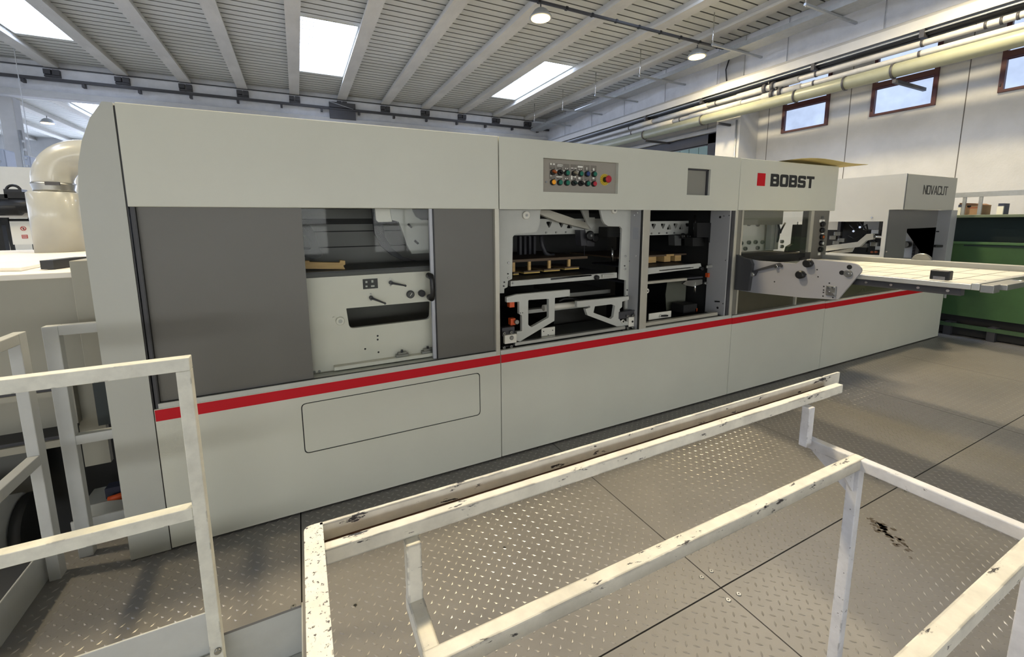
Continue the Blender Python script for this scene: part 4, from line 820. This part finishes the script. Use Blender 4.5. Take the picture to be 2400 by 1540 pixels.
clp=box('clamp_clip',rk,BLACK,(2.655,-1.44,1.335),(2.71,-1.34,1.40),.006); box('clip_face',clp,CHROME,(2.65,-1.42,1.335),(2.657,-1.36,1.36))
boxes('corner_fitting',rk,STEEL,[((2.60,Y1-.10,1.285),(2.70,Y1-.04,1.335)),((2.70,Y1-.13,1.30),(3.1,Y1-.04,1.335))],.003)
tube('pull_handle',rk,CHROME,[(3.05,Y1-.05,1.32),(3.05,Y1-.13,1.33),(3.55,Y1-.13,1.33),(3.55,Y1-.05,1.32)],.014,8)
q=[(-0.736,1.333),(-0.88,1.339)]
disc('rail_dial',rk,STEEL,((q[0][0]+q[1][0])/2,1.35),.075,4.04,4.07,'X',20,.006)

# ================================================================== GREEN CONTAINER AND SHELF AT THE RIGHT
gc=thing('green_container',(8.2,-.8,0),'dark green steel waste container with a black open hatch on skids, at the right edge','container')
GX=7.62
plate('container_wall',gc,GREENP,rect((-3.4,.30),(1.3,1.40)),GX,GX+.05,'X'); box('container_body',gc,GREENP,(GX+.55,-3.4,.30),(9.0,1.3,1.76))
box('hatch_sill',gc,mat('green_rim',(70,106,66),.5,var=.15),(GX-.03,-3.4,1.375),(GX+.06,1.3,1.41),.004); box('hatch_rim',gc,mat('green_grey_rim',(104,116,96),.5),(GX-.04,-3.4,1.76),(9.0,1.3,1.80),.004)
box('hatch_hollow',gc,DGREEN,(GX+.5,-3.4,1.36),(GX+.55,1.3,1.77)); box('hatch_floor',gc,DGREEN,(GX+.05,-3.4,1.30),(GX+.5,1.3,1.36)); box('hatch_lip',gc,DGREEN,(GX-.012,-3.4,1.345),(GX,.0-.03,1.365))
box('skid_rail',gc,mat('green_rail',(58,84,54),.5,var=.2),(GX-.10,-3.4,.14),(GX-.04,1.2,.19)); box('skid_beam',gc,VOID,(GX-.02,-3.4,.02),(GX+.2,1.2,.12)); box('skid_beam',gc,VOID,(GX+.1,-3.4,.12),(GX+.3,1.2,.30)); box('under_frame',gc,VOID,(GX+.3,-3.4,0),(9.0,1.2,.30))
for y in (.0,-.45,-1.2,-2.0): box('skid_foot',gc,STEELD,(GX-.09,y-.04,0),(GX+.1,y+.04,.2))
bar('container_post',gc,INNER,(GX-.06,.075,.55),(GX-.06,.075,1.1),.02,.02)
gr=thing('shelf_guard_rail',(7.9,-.5,1.8),'grey tubular guard rail along the top of the green container','rail')
bar('top_rail',gr,GALV,(7.85,-3.4,2.10),(7.85,1.2,2.10),.05,.07)
for y in (.10,-.07,-1.3,-2.5): bar('rail_post',gr,GALV,(7.85,y,1.80),(7.85,y,2.07),.035,.035)
bq=[(0.167,1.972),(-0.034,1.941),(-0.049,1.815),(0.132,1.815),(0.073,1.933)]
bxy=(min(q[0] for q in bq),max(q[0] for q in bq))
cb_=thing('cardboard_box',(8.15,bxy[0]*.5+bxy[1]*.5,1.80),'brown cardboard box with a hand hole standing on the green container','box')
box('box_body',cb_,CARD,(7.95,bxy[0],1.80),(8.35,bxy[1],bq[0][1]-.02),.004); plate('box_lid',cb_,mat('cardboard_edge',(128,96,70),.8),[(bxy[0]-.005,bq[0][1]-.03),(bxy[1]+.01,bq[0][1]-.03),(bxy[1]+.01,bq[0][1]+.015),(bxy[0]+.06,bq[0][1])],7.94,8.36,'X')
disc('hand_hole',cb_,BLACK,bq[4],.022,7.9495,7.952,'X',12); box('box_print',cb_,mat('carton_print',(150,84,62),.8),(7.948,bxy[0]+.03,1.90),(7.951,bxy[1]-.09,1.915))
for q,l,wd in zip([(0.164,1.869),(-0.258,1.87)],('white and black folder standing left of the cardboard box','white and dark blue folder standing right of the cardboard box'),(.02,.03)):
    t=thing('lever_folder',(7.95,q[0],1.80),l,'folder','folders on the green container'); box('folder_spine',t,LBW,(7.90,q[0]-wd,1.80),(7.93,q[0]+wd,q[1]+.05)); box('folder_cover',t,mat('folder_cover_blue',(52,58,80),.6),(7.93,q[0]-wd+.005,1.80),(8.15,q[0]+wd,q[1]+.09))

# ================================================================== LEFT SIDE: CABINET, DUCT, GUARD, RAILINGS
cbn=thing('feeder_cabinet',(-4.2,1.6,-.3),'wide beige feeder cabinet with pale top, behind the railings at the left','cabinet')
box('cabinet_body',cbn,CAB,(-7.0,.42,.89),(-2.38,3.6,1.475)); box('cabinet_top',cbn,CABTOP,(-7.0,.40,1.475),(-2.37,3.6,1.506),.004)
box('cabinet_lip',cbn,STEELD,(-7.0,.36,.872),(-2.45,.44,.890)); box('cabinet_lip',cbn,CAB,(-7.0,.35,.845),(-2.45,.40,.872)); box('lower_body',cbn,CAB,(-7.0,.55,.60),(-2.5,3.4,.872))
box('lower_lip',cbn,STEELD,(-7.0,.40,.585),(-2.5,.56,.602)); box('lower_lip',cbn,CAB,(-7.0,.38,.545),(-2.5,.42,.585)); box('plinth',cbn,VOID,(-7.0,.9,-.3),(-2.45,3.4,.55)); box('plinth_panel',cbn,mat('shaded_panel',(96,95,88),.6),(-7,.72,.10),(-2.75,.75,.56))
for x in (-2.9,-2.62,-3.3): disc('lip_bolt',cbn,CHROME,(x,.38),.010,.89,.90,'Z',8); disc('lip_bolt',cbn,CHROME,(x,.45),.010,.602,.612,'Z',8)
lq=[(-3.212,1.395),(-2.818,1.335),(-2.732,1.319),(-2.656,0.607),(-2.875,0.688)]
plate('lid_panel',cbn,CABTOP,lq,1.508,1.525,'Z'); box('lid_gap',cbn,STEELD,(-6,lq[1][1]+.06,1.5055),(lq[1][0],lq[1][1]+.12,1.5075))
hq=[(-2.555,0.621),(-2.545,0.901)]
bar('black_grip',cbn,BLACK,(hq[0][0],hq[0][1],1.535),(hq[1][0]+.04,hq[1][1],1.535),.06,.05)
box('corner_post',cbn,CAB,(-2.365,.36,.95),(-2.285,.60,1.568),.004); box('side_cover',cbn,mat('dark_teal_panel',(42,50,52),.5),(-2.36,.40,.62),(-2.17,.44,1.2)); box('side_strip',cbn,CAB,(-2.52,.60,.3),(-2.40,.64,1.2))
dq=[(-3.516,2.09),(-3.181,2.099),(-3.453,2.151),(-3.175,2.154)]
DX=-3.34; DR=.185
sc=[(-3.52,2.073),(-3.158,2.073),(-3.471,2.145),(-3.174,2.154)]
DX=(sc[0][0]+sc[1][0])/2; DR=(sc[1][0]-sc[0][0])/2; DZ=(sc[0][1]+sc[1][1])/2; ER=(sc[3][0]-sc[2][0])/2; EX=(sc[2][0]+sc[3][0])/2; EZ=(sc[2][1]+sc[3][1])/2
du_=thing('elbow_duct',(DX,2.9,1.506),'beige cylindrical duct with a curved elbow, standing on the cabinet behind the press end cover','duct')
tube('duct_drum',du_,BEIGE,[(DX,2.9,1.507),(DX,2.9,DZ-.012),(DX,2.9,DZ)],[DR,DR,DR-.012],40)
tube('clamp_band',du_,STEEL,[(EX,2.9,DZ),(EX,2.9,DZ+.02),(EX,2.9,EZ-.01),(EX,2.9,EZ+.008)],[ER*.97,ER*.97,ER*1.04,ER*1.04],36); bar('clamp_buckle',du_,STEELD,(EX+.0,2.9-ER*1.06,EZ-.005),(EX+.10,2.9-ER*1.06,EZ-.005),.02,.03)
BR=ER*1.75
tube('duct_elbow',du_,BEIGE,[(EX,2.9,EZ)]+[(EX+BR-BR*math.cos(a),2.9,EZ+.02+BR*math.sin(a)) for a in [math.pi/2*k/14 for k in range(15)]]+[(EX+BR+1.2,2.9,EZ+.02+BR)],ER,36)
bgq=[(0.334,0.356),(0.492,0.272),(0.581,0.231),(0.648,0.186),(0.583,0.176),(0.504,0.14),(0.439,0.087),(0.388,0.017),(0.251,0.052)]
bg_=thing('belt_guard',(-3.1,0,-.3),'grey curved belt guard beside the left railing','machine guard')
plate('guard_shell',bg_,RAILG,bgq,-3.6,-2.80,'X')
tube('guard_pulley',bg_,VOID,[(-2.79,bgq[6][0]+.12,bgq[6][1]-.05),(-2.74,bgq[6][0]+.12,bgq[6][1]-.05)],.18,24)
def railing(name,label,segs,w=.045,m=RAILG):
    xs=[q for s in segs for q in s[1:3]]
    t=thing(name,(sum(q[0] for q in xs)/len(xs),sum(q[1] for q in xs)/len(xs),0),label,'railing')
    for s in segs: bar(s[0],t,s[4] if len(s)>4 else m,s[1],s[2],s[3][0],s[3][1],.003)
    return t
T=1.262
rg=railing('guard_railing','white tubular guard railing with toe board, nearest the camera at lower left',[
 ('post',(-1.68,-.75,-.35),(-1.68,-.75,T-.05),(.045,.045)),('top_rail',(-3.0,-.75,T-.025),(-1.6575,-.75,T-.025),(.045,.05)),('mid_rail',(-3.0,-.75,.64),(-1.7025,-.75,.64),(.045,.05)),
 ('toe_board',(-2.44,-.72,.06),(-1.70,-.72,.06),(.008,.20),RAILG),('lower_rail',(-2.6,-.775,-.05),(-1.7025,-.775,-.05),(.045,.05))],m=RAILW)
q=[(-1.674,0.015)][0]; disc('post_bolt',rg,STEEL,(q[0],q[1]),.013,-.7725,-.785,n=14,bev=.003)
rg2=railing('side_railing','grey landing railing running back along the left edge of the platform',[
 ('post',(-2.47,.05,-.3),(-2.47,.05,T),(.045,.06)),('top_rail',(-2.47,.02,T-.025),(-2.47,-.70,T-.025),(.045,.05)),('mid_rail',(-2.47,.02,.64),(-2.47,-.70,.64),(.045,.05)),('toe_board',(-2.508,.06,.07),(-2.508,-.70,.07),(.008,.2)),('post',(-2.47,-.70,-.3),(-2.47,-.70,T-.055),(.045,.045))])
rg3=railing('gate_railing','grey railing with mid bar butting against the press end cover',[
 ('post',(-2.395,.17,.0),(-2.395,.17,T),(.06,.045)),('top_rail',(-2.365,.17,T-.025),(-2.17,.17,T-.025),(.045,.05)),('mid_rail',(-2.365,.17,.655),(-2.17,.17,.655),(.045,.05))])
box('rear_toe_plate',floor,RAILG,(-2.5,.30,-.01),(-2.17,.31,.13))
oq_=[(-2.374,0.116)][0]
od=thing('orange_plug',(oq_[0],.5,oq_[1]),'small orange plug glowing in the dark gap beside the press end cover','plug'); tube('plug_body',od,ORANGE,[(oq_[0]-.03,.5,oq_[1]),(oq_[0]+.04,.5,oq_[1])],[.012,.022],10); box('plug_box',od,mat('navy_box',(30,34,54),.5),(oq_[0]-.05,.53,oq_[1]-.02),(oq_[0]+.1,.6,oq_[1]+.05))
pd=thing('pale_block',(oq_[0]-.05,.5,-.3),'pale grey metal block on the floor in the gap below the orange plug','block'); box('block_body',pd,INNER,(oq_[0]-.16,.5,-.02),(oq_[0]+.2,.7,.10),.004); box('block_foot',pd,STEELD,(oq_[0]-.12,.52,-.3),(oq_[0]+.1,.68,-.02))
# ---- far left background
YB=9.0
fm=thing('folding_machine',(-8.6,9.3,-.3),'white background machine with black motors and an open dark frame, far left behind the duct','machine')
q=[(-6.587,2.265),(-5.991,2.274),(-6.032,1.933),(-6.628,1.935),(-6.094,1.278),(-6.708,1.301),(-6.454,1.291),(-6.043,1.136)]
box('motor_beam',fm,CABTOP,(q[0][0],9.0,q[2][1]),(q[1][0]+.6,9.4,q[0][1])); box('table_body',fm,CREAM,(q[5][0],8.9,-.3),(q[4][0]+1.2,9.6,q[4][1]))
for a in [(-6.298,2.123),(-6.041,2.17)]:
    mo=tube('motor',fm,BLACK,[(a[0]-.28,8.8,a[1]),(a[0]-.24,8.8,a[1]),(a[0]+.24,8.8,a[1]),(a[0]+.28,8.8,a[1])],[.12,.16,.16,.12],14); box('terminal_box',mo,VOID,(a[0]-.15,8.68,a[1]+.12),(a[0]+.15,8.9,a[1]+.24))
a=[(-6.373,2.307),(-6.117,2.402)]; box('top_motor',fm,BLACK,(a[0][0],9.1,q[0][1]),(a[1][0],9.3,q[0][1]+.22)); tube('lifting_ring',fm,BLACK,[(a[0][0]+.1+.10*math.cos(t_),9.2,q[0][1]+.20+.10*math.sin(t_)) for t_ in [math.pi*k/8 for k in range(9)]],.025,8)
a=[(-6.532,1.903),(-6.527,1.283),(-6.135,1.902),(-6.126,1.268),(-6.439,1.869),(-6.42,1.279)]
box('frame_post',fm,VOID,(a[0][0]-.3,9.2,q[4][1]),(a[1][0],9.35,q[2][1])); box('frame_post',fm,VOID,(a[2][0],9.2,q[4][1]),(a[2][0]+.15,9.35,q[2][1])); box('frame_beam',fm,VOID,(a[0][0],9.2,q[2][1]-.14),(a[2][0]+.1,9.35,q[2][1]-.02)); bar('frame_rod',fm,VOID,(a[4][0],9.2,q[2][1]),(a[4][0]+.02,9.2,q[4][1]),.05,.05)
sq=[(-6.241,1.821),(-6.145,1.82),(-6.164,1.48),(-6.265,1.483),(-6.207,1.716),(-6.204,1.556)]
sn=thing('warning_sign',((sq[0][0]+sq[1][0])/2,9.18,sq[2][1]),'small white warning sign with a red prohibition circle and red text block','sign')
box('sign_board',sn,LBW,(sq[0][0]-.15,9.16,sq[2][1]-.08),(sq[1][0]+.1,9.18,sq[0][1]+.04)); RS=mat('sign_red',(178,52,50),.5)
r_=.5*(sq[1][0]-sq[0][0]); plate('prohibition_ring',sn,RS,circ(sq[4],r_*.9,24),9.154,9.16,'Y',[circ(sq[4],r_*.66,24)]); bar('prohibition_bar',sn,RS,(sq[4][0]-r_*.5,9.157,sq[4][1]+r_*.5),(sq[4][0]+r_*.5,9.157,sq[4][1]-r_*.5),.006,r_*.2); plate('prohibited_figure',sn,BLACK,[(sq[4][0]-r_*.15,sq[4][1]-r_*.5),(sq[4][0]+r_*.2,sq[4][1]-r_*.5),(sq[4][0]+r_*.2,sq[4][1]+r_*.4),(sq[4][0]-r_*.15,sq[4][1]+r_*.4)],9.158,9.16)
box('sign_text_block',sn,RS,(sq[5][0]-r_*.9,9.154,sq[5][1]-r_*.8),(sq[5][0]+r_*.9,9.16,sq[5][1]+r_*.75))
for k in range(3): box('sign_text_line',sn,LBW,(sq[5][0]-r_*.7,9.152,sq[5][1]-r_*.5+r_*.42*k),(sq[5][0]+r_*.7,9.155,sq[5][1]-r_*.38+r_*.42*k))
box('bright_back_panel',fm,CREAM,(q[5][0]-1,12,-.3),(q[4][0]+.5,12.1,3.2))
for Lp,lab in (([(-9.446,4.134),(-9.219,3.522)],'pale blue-grey unit heater at the far left edge'),([(-8.816,3.965),(-8.673,3.404)],'grey unit heater between the far pillar and the elbow duct')):
    t=thing('unit_heater',((Lp[0][0]+Lp[1][0])/2,16,Lp[1][1]),lab,'heater'); box('heater_case',t,mat('heater_paint',(150,158,172),.5),(Lp[0][0],16,Lp[1][1]),(Lp[1][0],16.6,Lp[0][1]),.05)
    for k in range(4): box('heater_louvre',t,GALV,(Lp[0][0]+.1,15.97,Lp[1][1]+.2+.25*k),(Lp[1][0]-.1,16.0,Lp[1][1]+.26+.25*k))
    bar('heater_bracket',t,CONCW,((Lp[0][0]+Lp[1][0])/2,16.3,Lp[0][1]),((Lp[0][0]+Lp[1][0])/2,16.3,7.26),.018,.018)

# ================================================================== FOREGROUND TOOL STAND
ts=thing('tool_stand',(-.3,-2.05,0),'worn cream steel tool stand with a grooved upper rail, across the foreground','stand')
A=[(-1.255,1.074),(0.718,1.085),(-0.816,1.076)]; zt=A[2][1]; zf=zt+.014; XA0=-1.256; XA1=A[1][0]
FX1=[(0.828,1.074)][0][0]
bar('front_rail',ts,WORN,(XA0,-1.7525,zt-.018),(XA1,-1.7525,zt-.018),.025,.036,.002)
box('gutter_floor',ts,GUTTER,(XA0,-1.740,zt-.036),(XA1-.01,-1.700,zt-.026))
box('back_flange',ts,WORN,(XA0-.006,-1.700,zt-.036),(FX1,-1.690,zf),.0015)
plate('end_bar',ts,SPECK,fillet([(-1.293,-2.40),(-1.255,-2.40),(-1.255,-1.690),(-1.293,-1.690)],[0,0,.002,.036],8),zt-.040,zf,'Z')
zb=.9
for x in (-1.075,.46): bar('upright',ts,WORN_SKYLIT if x>0 else WORN,(x,-1.775,zb-.02),(x,-1.775,zt-.036),.034,.03,.003,up=(0,1,0))
bar('frame_rail',ts,WORN,(-1.095,-1.925,zb-.02),(.525,-1.925,zb-.02),.036,.04,.004); bar('frame_rail',ts,WORN,(-1.095,-2.345,zb-.02),(.525,-2.345,zb-.02),.036,.04,.004)
bar('cross_rail',ts,WORN_SKYLIT,(.507,-1.757,zb-.021),(.507,-2.36,zb-.021),.036,.04,.004); bar('cross_rail',ts,WORN,(-1.075,-1.757,zb-.021),(-1.075,-2.36,zb-.021),.036,.04,.004)
for x in (.507,-1.075):
    for y in (-1.925,-2.345): bar('leg',ts,WORN_SKYLIT,(x,y,0),(x,y,zb-.04),.036,.036,.003,up=(0,1,0))
plate('gusset',ts,WORN_SKYLIT,[(-1.765,zb-.04),(-1.907,zb-.04),(-1.907,zb-.15)],.503,.511,'X'); plate('gusset',ts,WORN_SKYLIT,[(.489,zb-.04),(.489,zb-.13),(.41,zb-.04)],-1.929,-1.921,'Y')
